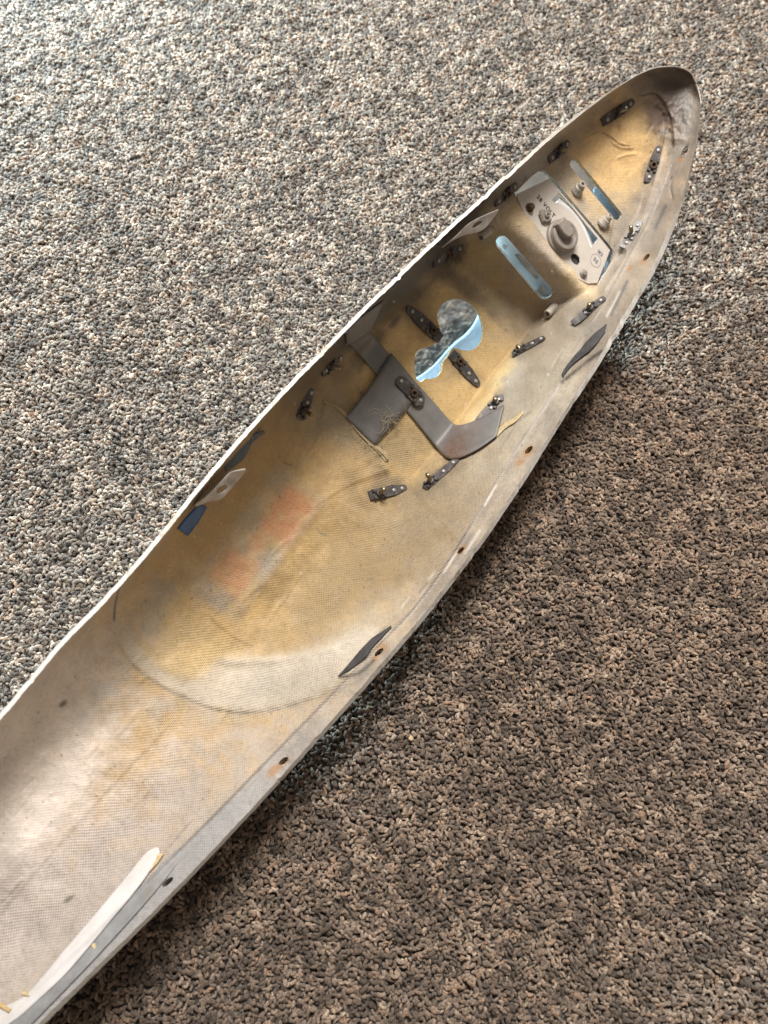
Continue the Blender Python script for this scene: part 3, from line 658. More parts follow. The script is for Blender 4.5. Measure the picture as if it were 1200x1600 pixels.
dt = np.linalg.norm(np.diff(POS, axis=0), axis=2); ds_ = np.linalg.norm(np.diff(POS, axis=1), axis=2)
# arc lengths, metres; along the hull taken from the middle column so the threads run lengthwise
ul = np.concatenate([[0], np.cumsum(dt[:, NS//2])])[:, None]+np.zeros((1, NS))
vl = np.concatenate([np.zeros((NTT, 1)), np.cumsum(ds_, axis=1)], axis=1)
k = np.ones(41)/41; pad = np.pad(vl, ((20, 20), (0, 0)), mode='edge'); vl = np.stack([np.convolve(pad[:, j], k, 'valid') for j in range(NS)], 1)
uvl = me.uv_layers.new(name='weave_uv')
vi = np.empty(len(me.loops), np.int32); me.loops.foreach_get('vertex_index', vi)
uvl.data.foreach_set('uv', np.stack([ul.ravel()[vi % NV], vl.ravel()[vi % NV]], -1).astype(np.float32).ravel())
bm = bmesh.new(); bm.from_mesh(me); bmesh.ops.delete(bm, geom=[v for v in bm.verts if not v.link_faces], context='VERTS'); bm.to_mesh(me); bm.free()
me.polygons.foreach_set('use_smooth', np.ones(len(me.polygons), bool)); me.set_sharp_from_angle(angle=math.radians(50))
base = FLATV[np.argmin(FLATV[:, 2])]
print('lowest shell point z', FLATV[:, 2].min(), 'rim z range', POS[:, 0, 2].min(), POS[:, 0, 2].max(), POS[:, -1, 2].min(), POS[:, -1, 2].max())
ROOT = bpy.data.objects.new('aircraft_fairing', None); COL.objects.link(ROOT); ROOT.location = (float(base[0]), float(base[1]), 0.0); ROOT.empty_display_size = .05
ROOT['label'] = 'long white fibreglass aircraft fairing lying open side up on carpet, amber resin and fittings inside'
ROOT['category'] = 'aircraft fairing'
bpy.context.view_layer.update()
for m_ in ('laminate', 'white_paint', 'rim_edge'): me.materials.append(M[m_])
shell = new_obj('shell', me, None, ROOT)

# ------------------------------------------------------------------ placing things on the shell
CV = Vector(C0)
def hit(u, v):
    d = Vector(rays(u, v)); h = TREE.ray_cast(CV, d)
    if h[0] is None:
        p = on_plane(u, v, .01); return Vector(p), Vector(PN)
    n = h[1] if h[1].dot(d) < 0 else -h[1]
    return h[0], n
def frame(a, b, lift=0.0, tilt=None, avg=6):
    """frame on the surface between two pixel ends: x along a->b, z off the surface"""
    pa, pb = hit(*a)[0], hit(*b)[0]; m = ((a[0]+b[0])/2, (a[1]+b[1])/2)
    nn = Vector((0, 0, 0))
    for du in (-avg, 0, avg):
        for dv in (-avg, 0, avg): nn += hit(m[0]+du, m[1]+dv)[1]
    nn.normalize()
    if tilt is not None: nn = (nn*(1-tilt) + Vector(PN)*tilt).normalized()
    o = (pa+pb)/2; pm = hit(*m)[0]
    x = (pb-pa); L = x.length; x.normalize(); z = (nn - x*nn.dot(x)).normalized(); y = z.cross(x)
    if (pm-o).dot(z) > 0: o = o + z*(pm-o).dot(z)
    o = o + z*lift
    Mx = Matrix(((x.x, y.x, z.x, o.x), (x.y, y.y, z.y, o.y), (x.z, y.z, z.z, o.z), (0, 0, 0, 1)))
    return Mx, L
def proud(u, v, lift):
    """point `lift` metres off the surface seen at a pixel, towards the open side"""
    p, n = hit(u, v); d = Vector(rays(u, v)); k = -lift/ (d.dot(Vector(PN))) * -1
    return p + d*(lift/d.dot(Vector(PN)))

def rounded(L, wd, cut=0.0, n=6):
    """tapered lug outline: rounded at -x, squared (or chamfered) at +x"""
    o = []; r = wd*.33
    for k in range(n+1): th = math.pi/2+math.pi*k/n; o.append((-L/2+r+r*math.cos(th), r*math.sin(th)))
    o += [(-L*.12, -wd/2), (L*.28, -wd/2)]
    if cut: o += [(L/2-wd*.2, -wd*.36), (L/2, -wd*.12), (L/2, wd*.12), (L/2-wd*.2, wd*.36)]
    else: o += [(L/2, -wd*.40), (L/2, wd*.40)]
    o += [(L*.28, wd/2), (-L*.12, wd/2)]
    return o
def rivet_mesh(r, z0):
    bm = bmesh.new(); lathe(bm, [(r, z0-.0006), (r, z0+.0004), (r*.85, z0+.0008), (r*.45, z0+.001), (.00001, z0+.00102)], 12); return bm_mesh('rivet', bm, True, 60)
def nutplate(a, b, rivets=(-.34, -.1), nut=.22, stud=None, wd=.0085, two=False, lift=.0002, tilt=None, mat='nutplate', studmat='stud', label=None, open_nut=True, bend=0):
    Mx, L = frame(a, b, lift, tilt); bm = bmesh.new()
    th = .0013
    if two:
        o = [(-L/2, -wd*.12), (-L/2+.002, -wd*.42), (L/2-.004, -wd*.5), (L/2-.0005, -wd*.25), (L/2, wd*.1), (L/2-.0025, wd*.42), (-L/2+.004, wd*.48), (-L/2+.0008, wd*.25)]
    else: o = rounded(L, wd)
    prism(bm, o, -.0004, th, .0003)
    # folded cage tabs gripping the nut, and the boss under it
    nx = nut*L
    for sx in (-1, 1):
        prism(bm, [(nx+sx*.0042-.0011, -wd*.46), (nx+sx*.0042+.0011, -wd*.46), (nx+sx*.0042+.0011, -wd*.18), (nx+sx*.0042-.0011, -wd*.18)], th-.0001, th+.0016, .0003)
        prism(bm, [(nx+sx*.0042-.0011, wd*.18), (nx+sx*.0042+.0011, wd*.18), (nx+sx*.0042+.0011, wd*.46), (nx+sx*.0042-.0011, wd*.46)], th-.0001, th+.0016, .0003)
    p = new_obj('nutplate', bm_mesh('nutplate', bm), M[mat], ROOT, Mx)
    if label: p['label'] = label
    for rx in rivets:
        new_obj('rivet', rivet_mesh(.0017, th), M['rivet'], p, Matrix.Translation((rx*L, .0002, 0)))
    bm = bmesh.new(); R = .0031
    if stud is None:
        lathe(bm, [(R*1.12, th), (R*1.05, th+.0008), (R*.92, th+.0021), (R*.62, th+.0022), (R*.55, th+.0016), (R*.5, th-.0003)], 16)
        new_obj('nut', bm_mesh('nut', bm), M['rust'], p, Matrix.Translation((nx, 0, 0)))
    else:
        lathe(bm, [(R*1.1, th), (R*1.05, th+.001), (R*.85, th+.0026), (R*.6, th+.0028)], 14)
        new_obj('nut', bm_mesh('nut', bm), M[mat], p, Matrix.Translation((nx, 0, 0)))
        bm = bmesh.new(); r = .0017; pr = []; nth = 9
        for k in range(nth):
            z = th+.002+stud*k/nth; pr += [(r, z), (r*.86, z+stud/nth*.5)]
        pr += [(r*.95, th+.002+stud), (r*.6, th+.0024+stud)]
        lathe(bm, pr, 12); new_obj('threaded_stud', bm_mesh('stud', bm, True, 50), M[studmat], p, Matrix.Translation((nx, 0, 0)))
    return p

# floor plates round the keyhole
nutplate((635, 480), (688, 530), (-.36, -.10), .24, None, .0105)
nutplate((748, 603), (704, 552), (-.36, -.12), .22, None, .0105)
STRAP_NUT = ((616, 592), (657, 633))
# right wall, along the fillet
nutplate((635, 762), (576, 775), (-.36, -.14), .26, .0085, .0085, tilt=.3)
nutplate((717, 717), (664, 764), (-.34, -.05), .30, .0085, .0075, tilt=.2)
nutplate((786, 618), (748, 660), (-.32, .0), -.20, .004, .0085, tilt=.35)
nutplate((853, 529), (802, 557), (-.38, -.12), .25, .0035, .008, tilt=.2)
nutplate((946, 466), (896, 508), (-.36, .1), -.06, .0045, .0075, tilt=.2)
nutplate((1002, 346), (974, 390), (-.3, .32), .02, .008, .0085, tilt=.3, mat='worn_plate', label='pale scuffed nutplate beside the nose floor')
nutplate((1030, 228), (1011, 286), (-.36, .36), .05, None, .008, tilt=.35)
# left wall, in the shade
nutplate((990, 158), (940, 192), (.36, -.36), .0, .008, .008, tilt=.45, studmat='steel')
nutplate((888, 222), (856, 250), (.36, -.36), .0, .004, .008, tilt=.4)
nutplate((806, 288), (772, 318), (.36, -.36), .0, None, .007, tilt=.4)
nutplate((487, 606), (466, 655), (-.36, -.05), .22, .008, .009, tilt=.55)
nutplate((533, 556), (502, 582), (.36, -.36), .1, .006, .008, tilt=.5)
nutplate((722, 384), (676, 410), (.36, -.36), .0, None, .010, tilt=.5)

# standoffs
def standoff(base_px, tip_px, h, r0=.0052, r1=.0030, cone=True):
    pb, n = hit(*base_px); d = Vector(rays(*tip_px))
    # the post's tip lies on the ray through tip_px, at height h along the surface normal as nearly as it can
    best = min((CV + d*t for t in np.linspace((pb-CV).length-.03, (pb-CV).length+.01, 160)), key=lambda q: abs((q-pb).length-h) + .6*(1-(q-pb).normalized().dot(n))*h)
    z = (best-pb).normalized(); x = z.orthogonal().normalized(); y = z.cross(x)
    Mx = Matrix(((x.x, y.x, z.x, pb.x), (x.y, y.y, z.y, pb.y), (x.z, y.z, z.z, pb.z), (0, 0, 0, 1)))
    bm = bmesh.new(); ri = r1*.55
    if cone: pr = [(r0, -.001), (r0, .0008), (r0*.9, .0014), (r1*1.35, h*.55), (r1, h*.62), (r1, h-.0003), (r1*.92, h), (ri, h), (ri*.95, h-.004)]
    else: pr = [(r0, -.001), (r0*.98, .0007), (r1*1.1, .0018), (r1, .003), (r1, h-.0003), (r1*.92, h), (ri*1.1, h), (ri, h-.006)]
    lathe(bm, pr, 24); return new_obj('standoff', bm_mesh('standoff', bm, True, 40), M['standoff'], ROOT, Mx)
standoff((901, 298), (911, 287), .0085); standoff((942, 349), (954, 337), .0085)
standoff((763, 360), (751, 371), .0105, .0042, .0034, False); standoff((866, 480), (855, 491), .0105, .0042, .0034, False)

# ------------------------------------------------------------------ sheets: ribbons laid between two pixel edges
def ribbon(name, ea, eb, lifts, mat, thick=.0008, nu=24, nv=8, smooth_n=6, absolute=None, parent=ROOT, cross=None, rust=None, relax=6, crown=0.0, ragged=0.0):
    """grid between two pixel edges; lift (m) off the shell along its length; or absolute depth below the open side"""
    A_, B_ = smooth_poly(ea, smooth_n, False), smooth_poly(eb, smooth_n, False)
    def rs(p, n):
        c = np.concatenate([[0], np.cumsum(np.linalg.norm(np.diff(p, axis=0), axis=1))]); q = np.linspace(0, c[-1], n)
        return np.stack([np.interp(q, c, p[:, 0]), np.interp(q, c, p[:, 1])], -1)
    A_, B_ = rs(A_, nu), rs(B_, nu)
    if ragged: A_ = A_+rng.normal(0, ragged, A_.shape); B_ = B_+rng.normal(0, ragged, B_.shape)
    lf = np.interp(np.linspace(0, 1, nu), np.linspace(0, 1, len(lifts)), lifts)
    V = []
    for i in range(nu):
        for j in range(nv):
            s = j/(nv-1); q = A_[i]*(1-s)+B_[i]*s
            x = lf[i] + crown*(1-(2*s-1)**2) + (cross[0]*(1-s)+cross[1]*s if cross else 0)
            if absolute: V.append(on_plane(q[0], q[1], x))
            else: V.append(proud(q[0], q[1], x))
    V = np.array([list(p) for p in V])
    # a stiff sheet bridges small bumps
    G = V.reshape(nu, nv, 3)
    for _ in range(relax):
        G[1:-1] = G[1:-1]*.4+.3*(G[:-2]+G[2:])
    F = [[i*nv+j, (i+1)*nv+j, (i+1)*nv+j+1, i*nv+j+1] for i in range(nu-1) for j in range(nv-1)]
    me = mesh_np(name, G.reshape(-1, 3), F)
    if len(me.polygons) and np.mean([p.normal.dot(Vector(PN)) for p in me.polygons]) < 0: me.flip_normals()
    if rust:
        a = me.attributes.new('rust', 'FLOAT', 'POINT'); q = np.repeat(np.linspace(0, 1, nu), nv); cr = np.tile(np.linspace(0, 1, nv), nu)
        a.data.foreach_set('value', (np.exp(-((q-rust[0])/np.where(q < rust[0], rust[1]*.45, rust[1]))**2)*np.clip(1.15-cr*.75, 0, 1)).astype(np.float32))
    o = new_obj(name, me, mat, parent)
    md = o.modifiers.new('thickness', 'SOLIDIFY'); md.thickness = thick; md.offset = 1
    return o
# the T of dark straps
ribbon('cross_strap', [(541, 533), (570, 564), (600, 600), (640, 648), (684, 702), (697, 716), (708, 718), (722, 715), (750, 701), (776, 682)],
       [(576, 518), (600, 545), (628, 577), (668, 618), (708, 663), (724, 664), (733, 662), (745, 657), (768, 645), (788, 633)],
       [.0016, .0012, .0011, .0011, .0012, .0012, .0020, .0026, .0030, .0028], M['strap'], .0009, 80, 12, smooth_n=2, rust=(.74, .11), relax=2)
ribbon('cross_strap', [(578, 516), (563, 530), (541, 538)], [(598, 470), (570, 490), (539, 512)], [.002, .004, .005], M['strap'], .0009, 12, 8)['label'] = 'shaded strap end turned up the left wall'
ribbon('long_strap', [(611, 552), (596, 575), (575, 608), (555, 635), (540, 652)], [(656, 606), (645, 626), (627, 650), (600, 678), (585, 696)],
       [.0032, .003, .0026, .003, .0022], M['strap'], .0009, 24, 8)
def strap_nut():
    p = nutplate(STRAP_NUT[0], STRAP_NUT[1], (-.36, .37), .10, None, .0115, True, lift=.0042); return p
strap_nut()
# tabs bent in from the rims
def tab(name, ea, eb, lifts, mat, hole=None, cross=None, thick=.0008, label=None):
    o = ribbon(name, ea, eb, lifts, mat, thick, 80, 40, 5, absolute=True, cross=cross)
    if hole:
        me = o.data; bm = bmesh.new(); bm.from_mesh(me); cen = on_plane(np.array([hole[0]]), np.array([hole[1]]), 0)
        # cut the hole where the tab has it: test face centres back along the sight line of the hole's axis
        dead = []
        for f in bm.faces:
            c = np.array(f.calc_center_median()) - C0
            x, y, z = c[0], c[1]*cP - (c[2])*-sP, -(c[1]*-sP*-1 - 0)
            cyv = c[1]*cP + c[2]*sP; czv = -c[1]*sP + c[2]*cP
            uu, vv = 600+FPX*c[0]/-czv, 800-FPX*cyv/-czv
            if poly_inside(ell(*hole), np.array([uu]), np.array([vv]))[0]: dead.append(f)
        bmesh.ops.delete(bm, geom=dead, context='FACES'); bm.to_mesh(me); bm.free()
        me.polygons.foreach_set('use_smooth', np.ones(len(me.polygons), bool))
    if label: o['label'] = label
    return o
tab('fastener_tab', [(690, 386), (712, 368), (730, 350), (752, 338), (778, 327)], [(700, 378), (724, 366), (745, 362), (758, 355), (776, 331)], [.012, .010, .009, .010, .014], M['tab'], (744, 350, 9, 3.2, -35), (-.002, .006), label='pale tab by the bright nose plate')
tab('fastener_tab', [(303, 788), (325, 772), (345, 752), (360, 737), (383, 732)], [(306, 790), (328, 781), (343, 780), (362, 760), (384, 734)], [.014, .012, .011, .012, .013], M['tab'], (345, 764, 9.5, 4.8, -35), (-.002, .006), label='pale chafed tab on the left rim')
ribbon('fastener_tab', [(877, 585), (890, 566), (904, 550), (918, 533), (932, 519), (949, 507)], [(879, 590), (891, 574), (905, 561), (921, 550), (932, 538), (945, 521)], [.0003, .0010, .0014, .0015, .0012, .0004], M['dark_tab'], .0008, 40, 10, smooth_n=1, ragged=.6)['label'] = 'dark slotted tab on the right rim'
bm = bmesh.new(); tube(bm, [proud(u, v, .0021) for u, v in ((913, 551), (917, 545), (922, 539))], .0005, 6); new_obj('slit', bm_mesh('slit', bm), M['fluff'], ROOT)
ribbon('fastener_tab', [(529, 1057), (547, 1036), (563, 1016), (581, 998), (612, 978)], [(532, 1056), (552, 1044), (573, 1025), (582, 1012), (612, 981)], [.0003, .001, .0014, .0012, .0003], M['dark_tab'], .0008, 40, 10, smooth_n=1, ragged=.6)['label'] = 'slate tab on the lower right rim'
tab('cloth_patch', [(350, 728), (368, 705), (388, 682), (412, 672)], [(352, 737), (378, 718), (394, 690), (414, 675)], [.014, .016, .017, .018], M['bluegrey'], None, (0, .006))
ribbon('blue_tape', [(277, 826), (285, 815), (300, 798), (313, 788)], [(293, 837), (302, 826), (314, 808), (323, 792)], [.0015, .0012, .001, .0012], M['blue'], .0005, 10, 6)
# white strip and its residue at the lower left
ribbon('white_strip', [(248, 1325), (234, 1326), (205, 1362), (150, 1428), (90, 1498), (45, 1552), (10, 1572), (-25, 1580)], [(250, 1331), (244, 1345), (220, 1382), (165, 1448), (105, 1520), (62, 1560), (30, 1590), (-5, 1612)],
       [.0006, .0012, .0016, .002, .002, .0016, .0014, .0012], M['white_strip'], .0008, 70, 12, crown=.0008, ragged=.35)
for a, b, l in (([(250, 1333), (236, 1350), (226, 1362)], [(256, 1334), (243, 1354), (230, 1366)], .0012), ([(32, 1552), (40, 1556)], [(42, 1548), (46, 1556)], .0032), ([(-4, 1572), (14, 1582)], [(2, 1566), (18, 1576)], .0034), ([(142, 1474), (147, 1484)], [(149, 1474), (151, 1480)], .0012)):
    ribbon('glue_residue', a, b, [l, l], M['glue'], .0006, 8, 5)
# metal channel lying along the lower right flange
ribbon('edge_channel', [(300, 1303), (262, 1342), (215, 1390), (160, 1448), (100, 1512), (30, 1586), (-20, 1636)], [(306, 1309), (274, 1354), (232, 1406), (178, 1466), (118, 1530), (50, 1600), (0, 1655)],
       [-.0012, .0006, .001, .0012, .0012, .0012, .0012], M['galvanised'], .0005, 60, 10)
ribbon('torn_edge', [(503, 629), (522, 636), (540, 652), (562, 680), (585, 702), (603, 722)], [(505, 626), (525, 633), (545, 649), (568, 677), (590, 699), (608, 720)], [.0002, .0008, .001, .0012, .0014, .0006], M['torn'], .0003, 50, 5, ragged=.7)
ribbon('housing_bracket', [(804, 397), (820, 418), (838, 436)], [(812, 396), (828, 412), (842, 432)], [-.0045, -.0075], M['galvanised'], .0006, 8, 5)
ribbon('housing_bracket', [(846, 444), (852, 452), (858, 462)], [(838, 452), (845, 460), (850, 468)], [-.0055, -.0055], M['galvanised'], .0008, 8, 5)
ribbon('housing_bracket', [(787, 378), (793, 384)], [(783, 383), (789, 389)], [-.006, -.006], M['pale_blue'], .0012, 6, 4)
# ------------------------------------------------------------------ the '28 VOLT' plate
pn_p = [hit(u, v) for u, v in ((835, 300), (925, 435), (945, 395), (815, 310))]
def plane_fit(lift):
    q = on_plane(np.array([880.]), np.array([360.]), .039)[0]; return q + PN*lift
def on_panel(u, v, lift):
    d = rays(u, v); q = plane_fit(lift); t = ((q-C0) @ PN)/(d @ PN); return C0 + d*np.asarray(t)[..., None]
ORG = Vector(on_panel(880., 360., 0)); XA = (Vector(on_panel(930., 420., 0))-Vector(on_panel(840., 310., 0))).normalized(); ZA = Vector(PN); YA = ZA.cross(XA)
PMX = Matrix(((XA.x, YA.x, ZA.x, ORG.x), (XA.y, YA.y, ZA.y, ORG.y), (XA.z, YA.z, ZA.z, ORG.z), (0, 0, 0, 1))); PINV = PMX.inverted()
def loc(u, v, lift=0.0):
    p = PINV @ Vector(on_panel(float(u), float(v), lift)); return (p.x, p.y)
def flat_plate(name, outline, holes, z0, z1, mat, parent, matrix):
    bm = bmesh.new(); edges = []
    for lp in [outline]+holes:
        vs = [bm.verts.new((*p, z1)) for p in lp]
        edges += [bm.edges.new((vs[i], vs[(i+1) % len(vs)])) for i in range(len(vs))]
    r = bmesh.ops.triangle_fill(bm, use_beauty=True, use_dissolve=False, edges=edges)
    fs = [f for f in r['geom'] if isinstance(f, bmesh.types.BMFace)]
    # drop any fill inside a hole
    for f in list(fs):
        c = f.calc_center_median()
        for h in holes:
            if poly_inside(np.array(h), np.array([c.x]), np.array([c.y]))[0]: bm.faces.remove(f); fs.remove(f); break
    ex = bmesh.ops.extrude_face_region(bm, geom=fs)
    for v in ex['geom']:
        if isinstance(v, bmesh.types.BMVert): v.co.z = z0
    return new_obj(name, bm_mesh(name, bm, False), mat, parent, matrix)
PL = [loc(*p, .0012) for p in [(808, 303), (858, 279), (873, 297), (905, 333), (953, 391), (933, 442), (918, 443), (906, 437), (893, 424), (868, 398), (845, 372), (826, 348), (815, 325), (809, 310)]]
CRES = smooth_poly([(861, 313), (872, 301)], 2, False).tolist() + smooth_poly([(876, 304), (895, 325), (915, 350), (934, 373)], 3, False).tolist() + [(929, 380)] + smooth_poly([(923, 387), (917, 372), (908, 352), (896, 336), (882, 324), (868, 317)], 3, False).tolist()
CRES = [loc(*p, .0012) for p in CRES]
OV = [loc(*p, .0012) for p in ell(899, 405, 9.5, 6.5, 60, 18)]
plate = flat_plate('light_mount_plate', PL, [CRES, OV], .0002, .0014, M['panel'], ROOT, PMX)
def on_plate(name, bm, mat, u, v, lift=.0014, rot=0.0, parent=plate, sharp=35):
    x, y = loc(u, v, lift); return new_obj(name, bm_mesh(name, bm, True, sharp), mat, parent, Matrix.Translation((x, y, lift)) @ Matrix.Rotation(rot, 4, 'Z'))
px = (Vector(on_panel(881., 360., 0))-Vector(on_panel(880., 360., 0))).length       # metres per photo pixel here
# round cap with a square moulded lug
bm = bmesh.new(); lathe(bm, [(.0142, -.0002), (.0142, .0012), (.0138, .0024), (.0126, .0030), (.0122, .0066), (.0114, .0074), (.0095, .0076), (.0086, .0064), (.0045, .0062), (.0001, .0062)], 40)
cap = on_plate('lamp_cap', bm, M['rubber'], 876, 371)
bm = bmesh.new(); prism(bm, [(-.0105, -.0048), (-.002, -.0056), (.0036, -.0036), (.0050, .0012), (.0028, .0052), (-.0030, .0058), (-.0105, .0048)], .0060, .0122, .0009)
cap_l = on_plate('cap_lug', bm, M['rubber'], 874, 369, .0014, math.radians(-4)); cap_l.parent = cap; cap_l.matrix_parent_inverse = Matrix.Identity(4); cap_l.matrix_basis = cap.matrix_basis.inverted() @ cap_l.matrix_basis
# rough blob-headed screw beside it, studs, rivet bush
bm = bmesh.new(); o = [(.0062*(1+.22*math.sin(k*2.2)+.1*math.sin(k*5.1))*math.cos(2*math.pi*k/14), .0052*(1+.18*math.cos(k*1.7))*math.sin(2*math.pi*k/14)) for k in range(14)]
prism(bm, o, 0, .0032, .0012); lathe(bm, [(.0021, .003), (.002, .0046), (.0012, .0052), (.0008, .0040)], 12)
on_plate('sealed_terminal', bm, M['rubber'], 850, 339)
for (u, v, m_, z) in ((827, 325, 'rust', .004), (911, 428, 'rubber', .0025)):
    bm = bmesh.new(); lathe(bm, [(.0036, 0), (.0036, .001), (.0028, .0016), (.0026, z), (.0018, z+.0008), (.0009, z+.0009)], 14)
    on_plate('plate_stud', bm, M[m_], u, v)
bm = bmesh.new(); prism(bm, [loc(*p, 0) for p in ell(899, 405, 10.5, 7.5, 60, 18)], -.0022, -.0016); new_obj('hole_dark_disc', bm_mesh('hole_dark_disc', bm, False), M['dark_tab'], plate, Matrix.Identity(4))  # dark disc added under the oval hole so it reads dark
bm = bmesh.new(); prism(bm, [loc(*p, .0014) for p in ((839, 361), (841, 360), (846, 371), (845, 372))], .0001, .0004); 
new_obj('scratch', bm_mesh('scratch', bm, False), M['ink'], plate, Matrix.Translation((0, 0, .00145)))
def text_mesh(s, size, sharpness=.0001):
    cu = bpy.data.curves.new('lettering', 'FONT'); cu.body = s; cu.size = size; cu.align_x = 'CENTER'; cu.align_y = 'CENTER'; cu.extrude = .00005; cu.offset = .00014; cu.space_character = 1.22
    o = bpy.data.objects.new('lettering', cu); COL.objects.link(o); bpy.context.view_layer.update()
    me = bpy.data.meshes.new_from_object(o.evaluated_get(bpy.context.evaluated_depsgraph_get())); bpy.data.objects.remove(o); bpy.data.curves.remove(cu); return me
def lettering(s, a, b, size, mat, lift=.0016):
    xa, ya = loc(*a, lift); xb, yb = loc(*b, lift); th = math.atan2(yb-ya, xb-xa)
    return new_obj('lettering', text_mesh(s, size), mat, plate, Matrix.Translation(((xa+xb)/2, (ya+yb)/2, lift)) @ Matrix.Rotation(th, 4, 'Z'))
lettering('28 VOLT', (842, 309), (864, 336), .0048, M['ink'])
lettering('M2', (934, 391), (942, 400), .0042, M['blue_ink']); lettering('06', (927, 402), (935, 412), .0046, M['blue_ink'])
bm = bmesh.new(); n = 28; rr = []
for r in (.0056, .0053):
    rr.append([bm.verts.new((r*math.cos(2*math.pi*k/n), r*math.sin(2*math.pi*k/n), 0)) for k in range(n)])
for k in range(n): bm.faces.new((rr[0][k], rr[0][(k+1) % n], rr[1][(k+1) % n], rr[1][k]))
on_plate('stamp_ring', bm, M['blue_ink'], 931, 407, .0016)
# polished lamp base seen through the plate's crescent
def under(name, pts, z, mat, parent=plate, thick=.0006):
    bm = bmesh.new(); prism(bm, [loc(*p, z) for p in pts], z-thick, z); return new_obj(name, bm_mesh(name, bm, False), mat, parent, Matrix.Identity(4))
def bowl(name, rows, lifts, mat, parent):
    """curved sheet through rows of pixel points, each row at its own height off the plate"""
    R_ = [smooth_poly(r, 4, False) for r in rows]; n = min(len(r) for r in R_); V = []
    for r, z in zip(R_, lifts): V += [(*loc(p[0], p[1], z), z) for p in r[:n]]
    F = [[i*n+j, i*n+j+1, (i+1)*n+j+1, (i+1)*n+j] for i in range(len(R_)-1) for j in range(n-1)]
    me = mesh_np(name, V, F); o = new_obj(name, me, mat, parent, Matrix.Identity(4))
    md = o.modifiers.new('thickness', 'SOLIDIFY'); md.thickness = .0005; md.offset = 0; return o
bowl('lamp_rim', [[(866, 318), (882, 325), (896, 337), (908, 353), (917, 373), (922, 389)], [(875, 309), (890, 318), (904, 333), (914, 351), (922, 371), (927, 384)]], [.0009, -.0016], M['chrome'], plate)
# skin of polished sheet behind the openings (keyhole, nose slot, plate gaps), and the pale blue housing behind the step slot
def backing(name, outline_px, depth, mat, thick=.0008, dome=0.0, tilt=(0, 0), n=40, grow=9):
    """sheet lying `depth` m below the open side under an opening, bowed by `dome` and tilted along the two pixel axes"""
    p = np.asarray(outline_px, float); lo, hi = p.min(0)-grow, p.max(0)+grow; c = (lo+hi)/2; h = (hi-lo)/2
    V = []; PX = []
    for i in range(n):
        for j in range(n):
            q = c + h*np.array((2*i/(n-1)-1, 2*j/(n-1)-1)); PX.append(q)
            V.append(list(proud(q[0], q[1], -depth)))
    G = np.array(V).reshape(n, n, 3)
    for _ in range(12): G[1:-1, 1:-1] = (G[:-2, 1:-1]+G[2:, 1:-1]+G[1:-1, :-2]+G[1:-1, 2:])/4
    V = G.reshape(-1, 3)
    F = [[i*n+j, (i+1)*n+j, (i+1)*n+j+1, i*n+j+1] for i in range(n-1) for j in range(n-1)]
    PX = np.array(PX); sd = poly_sdf(p, PX[:, 0], PX[:, 1]); F = [f for f in F if sd[f].mean() < grow]
    used = sorted({i for f in F for i in f}); re_ = {v: k for k, v in enumerate(used)}
    me = mesh_np(name, np.array(V)[used], [[re_[i] for i in f] for f in F])
    if np.mean([q.normal.dot(Vector(PN)) for q in me.polygons]) < 0: me.flip_normals()
    o = new_obj(name, me, mat, ROOT); md = o.modifiers.new('thickness', 'SOLIDIFY'); md.thickness = thick; md.offset = -1
    return o
t = NT('hazy_clear_film'); t.b.inputs['Base Color'].default_value = (.80, .85, .88, 1); t.b.inputs['Transmission Weight'].default_value = 1.0
t.b.inputs['IOR'].default_value = 1.12; t.b.inputs['Roughness'].default_value = .3; t.l(t.bump(t.noise(70, 3), .3, .002), t.b.inputs['Normal']); M['clear_film'] = t.m
backing('clear_film', KEY, .0062, M['clear_film'], .0004, grow=5)
backing('clear_film', SLOT_N, .0040, M['clear_film'], .0004, grow=5)
backing('clear_film', PANEL_GAP, .0042, M['clear_film'], .0004, grow=3)
ribbon('blue_film', [(752, 478), (742, 503), (727, 522), (706, 538), (694, 552), (680, 568), (664, 582), (644, 594)], [(775, 486), (775, 525), (760, 560), (735, 570), (716, 580), (706, 592), (690, 606), (660, 612)],
       [-.0125, -.0125], M['blue_film'], .0003, 40, 12, cross=(-.003, .004))
ribbon('blue_film', [(944, 276), (936, 285), (926, 298)], [(990, 320), (982, 348), (960, 360)], [-.0085, -.0085], M['blue_film'], .0003, 12, 16)
ribbon('blue_film', [(905, 318), (888, 334), (880, 352)], [(976, 395), (962, 430), (925, 462)], [-.010, -.010], M['blue_film'], .0003, 12, 20)
backing('slot_housing', SLOT_S, .0095, M['pale_blue'])

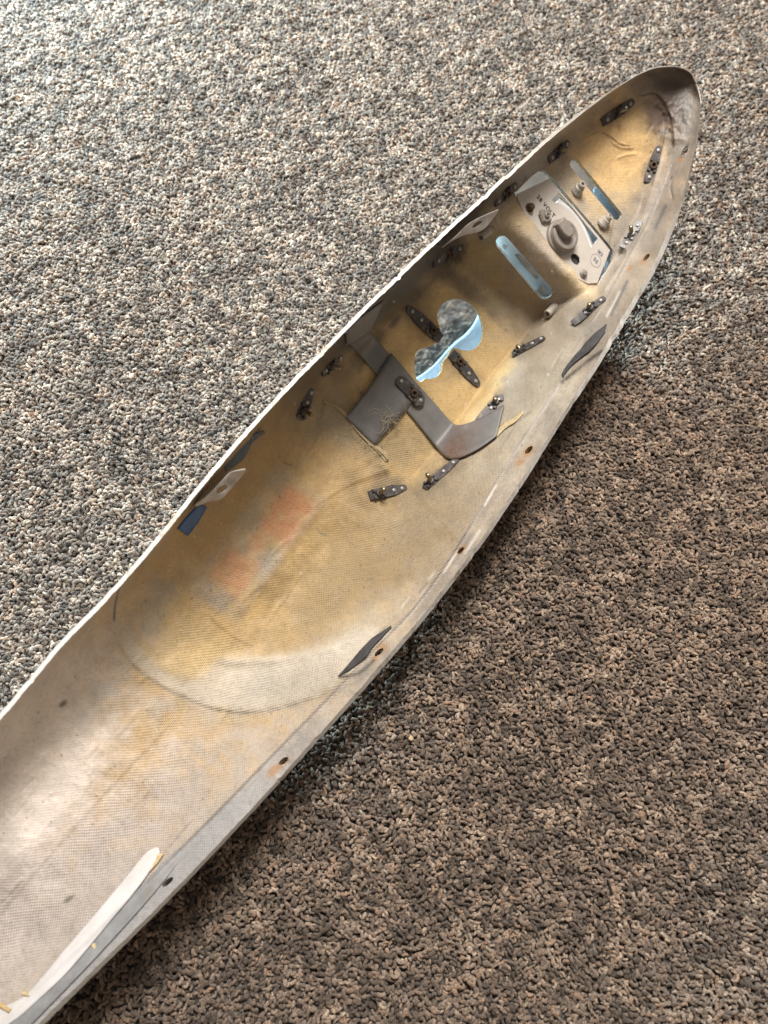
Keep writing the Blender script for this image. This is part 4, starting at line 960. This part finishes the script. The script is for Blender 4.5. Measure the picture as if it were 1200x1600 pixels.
# loose fibres and hairs
def fibres(name, cx, cy, n, spread, r, mat, lift=.002, L=14, dirs=None):
    bm = bmesh.new(); R_ = random.Random(int(cx))
    for k in range(n):
        a = R_.uniform(0, 2*math.pi) if dirs is None else math.radians(R_.gauss(*dirs)); u0, v0 = cx+R_.gauss(0, spread), cy+R_.gauss(0, spread); pts = []
        bend = R_.uniform(-1.5, 1.5); ln = L*R_.uniform(.4, 1.1)
        for j in range(6):
            s = j/5*ln; u = u0+math.cos(a+bend*j/3)*s; v = v0+math.sin(a+bend*j/3)*s
            pts.append(proud(u, v, lift+.0012*math.sin(j/5*math.pi)*R_.uniform(.3, 1.5)))
        tube(bm, pts, r, 5, [1, 1, .9, .8, .6, .3])
    return new_obj(name, bm_mesh(name, bm), mat, ROOT)
fibres('torn_fibres', 602, 658, 24, 6, .00016, M['fibre'], .0045, 24, (10, 60))
fibres('torn_fibres', 618, 666, 8, 5, .00014, M['fibre'], .004, 34, (15, 22))
fibres('torn_fibres', 556, 664, 18, 7, .00018, M['fibre'], .0015, 16, (30, 40))
fibres('torn_fibres', 585, 698, 20, 7, .0002, M['fibre'], .0014, 16, (35, 30))
fibres('lint', 700, 395, 26, 16, .00012, M['fluff'], .004, 22)
ribbon('torn_flap', [(574, 694), (586, 700), (600, 712), (606, 720)], [(580, 692), (594, 700), (606, 708), (607, 718)], [.001, .002, .0026, .002], M['torn'], .0004, 14, 5, ragged=.6)
ribbon('torn_flap', [(775, 676), (786, 660), (800, 656), (815, 642)], [(776, 684), (790, 668), (806, 660), (818, 645)], [.001, .0014, .0014, .0008], M['torn'], .0004, 18, 5, ragged=.7)
bm = bmesh.new(); tube(bm, [proud(u, v, .006) for u, v in ((393, 676), (395, 688), (393, 702), (391, 716), (389, 724))], .00018, 5)
new_obj('hair', bm_mesh('hair', bm), M['hairline'], ROOT)
# a crumb on the carpet
bm = bmesh.new(); bmesh.ops.create_icosphere(bm, subdivisions=2, radius=.0016)
for v in bm.verts: v.co = v.co*(1+.35*math.sin(v.co.x*3000+v.co.y*2200)); v.co.z *= .5
p = at_z(643, 1153, .008); cr = new_obj('crumb', bm_mesh('crumb', bm), M['glue'], None, Matrix.Translation(p))
cr['label'] = 'tiny yellow crumb lying on the carpet right of the fairing'; cr['category'] = 'crumb'
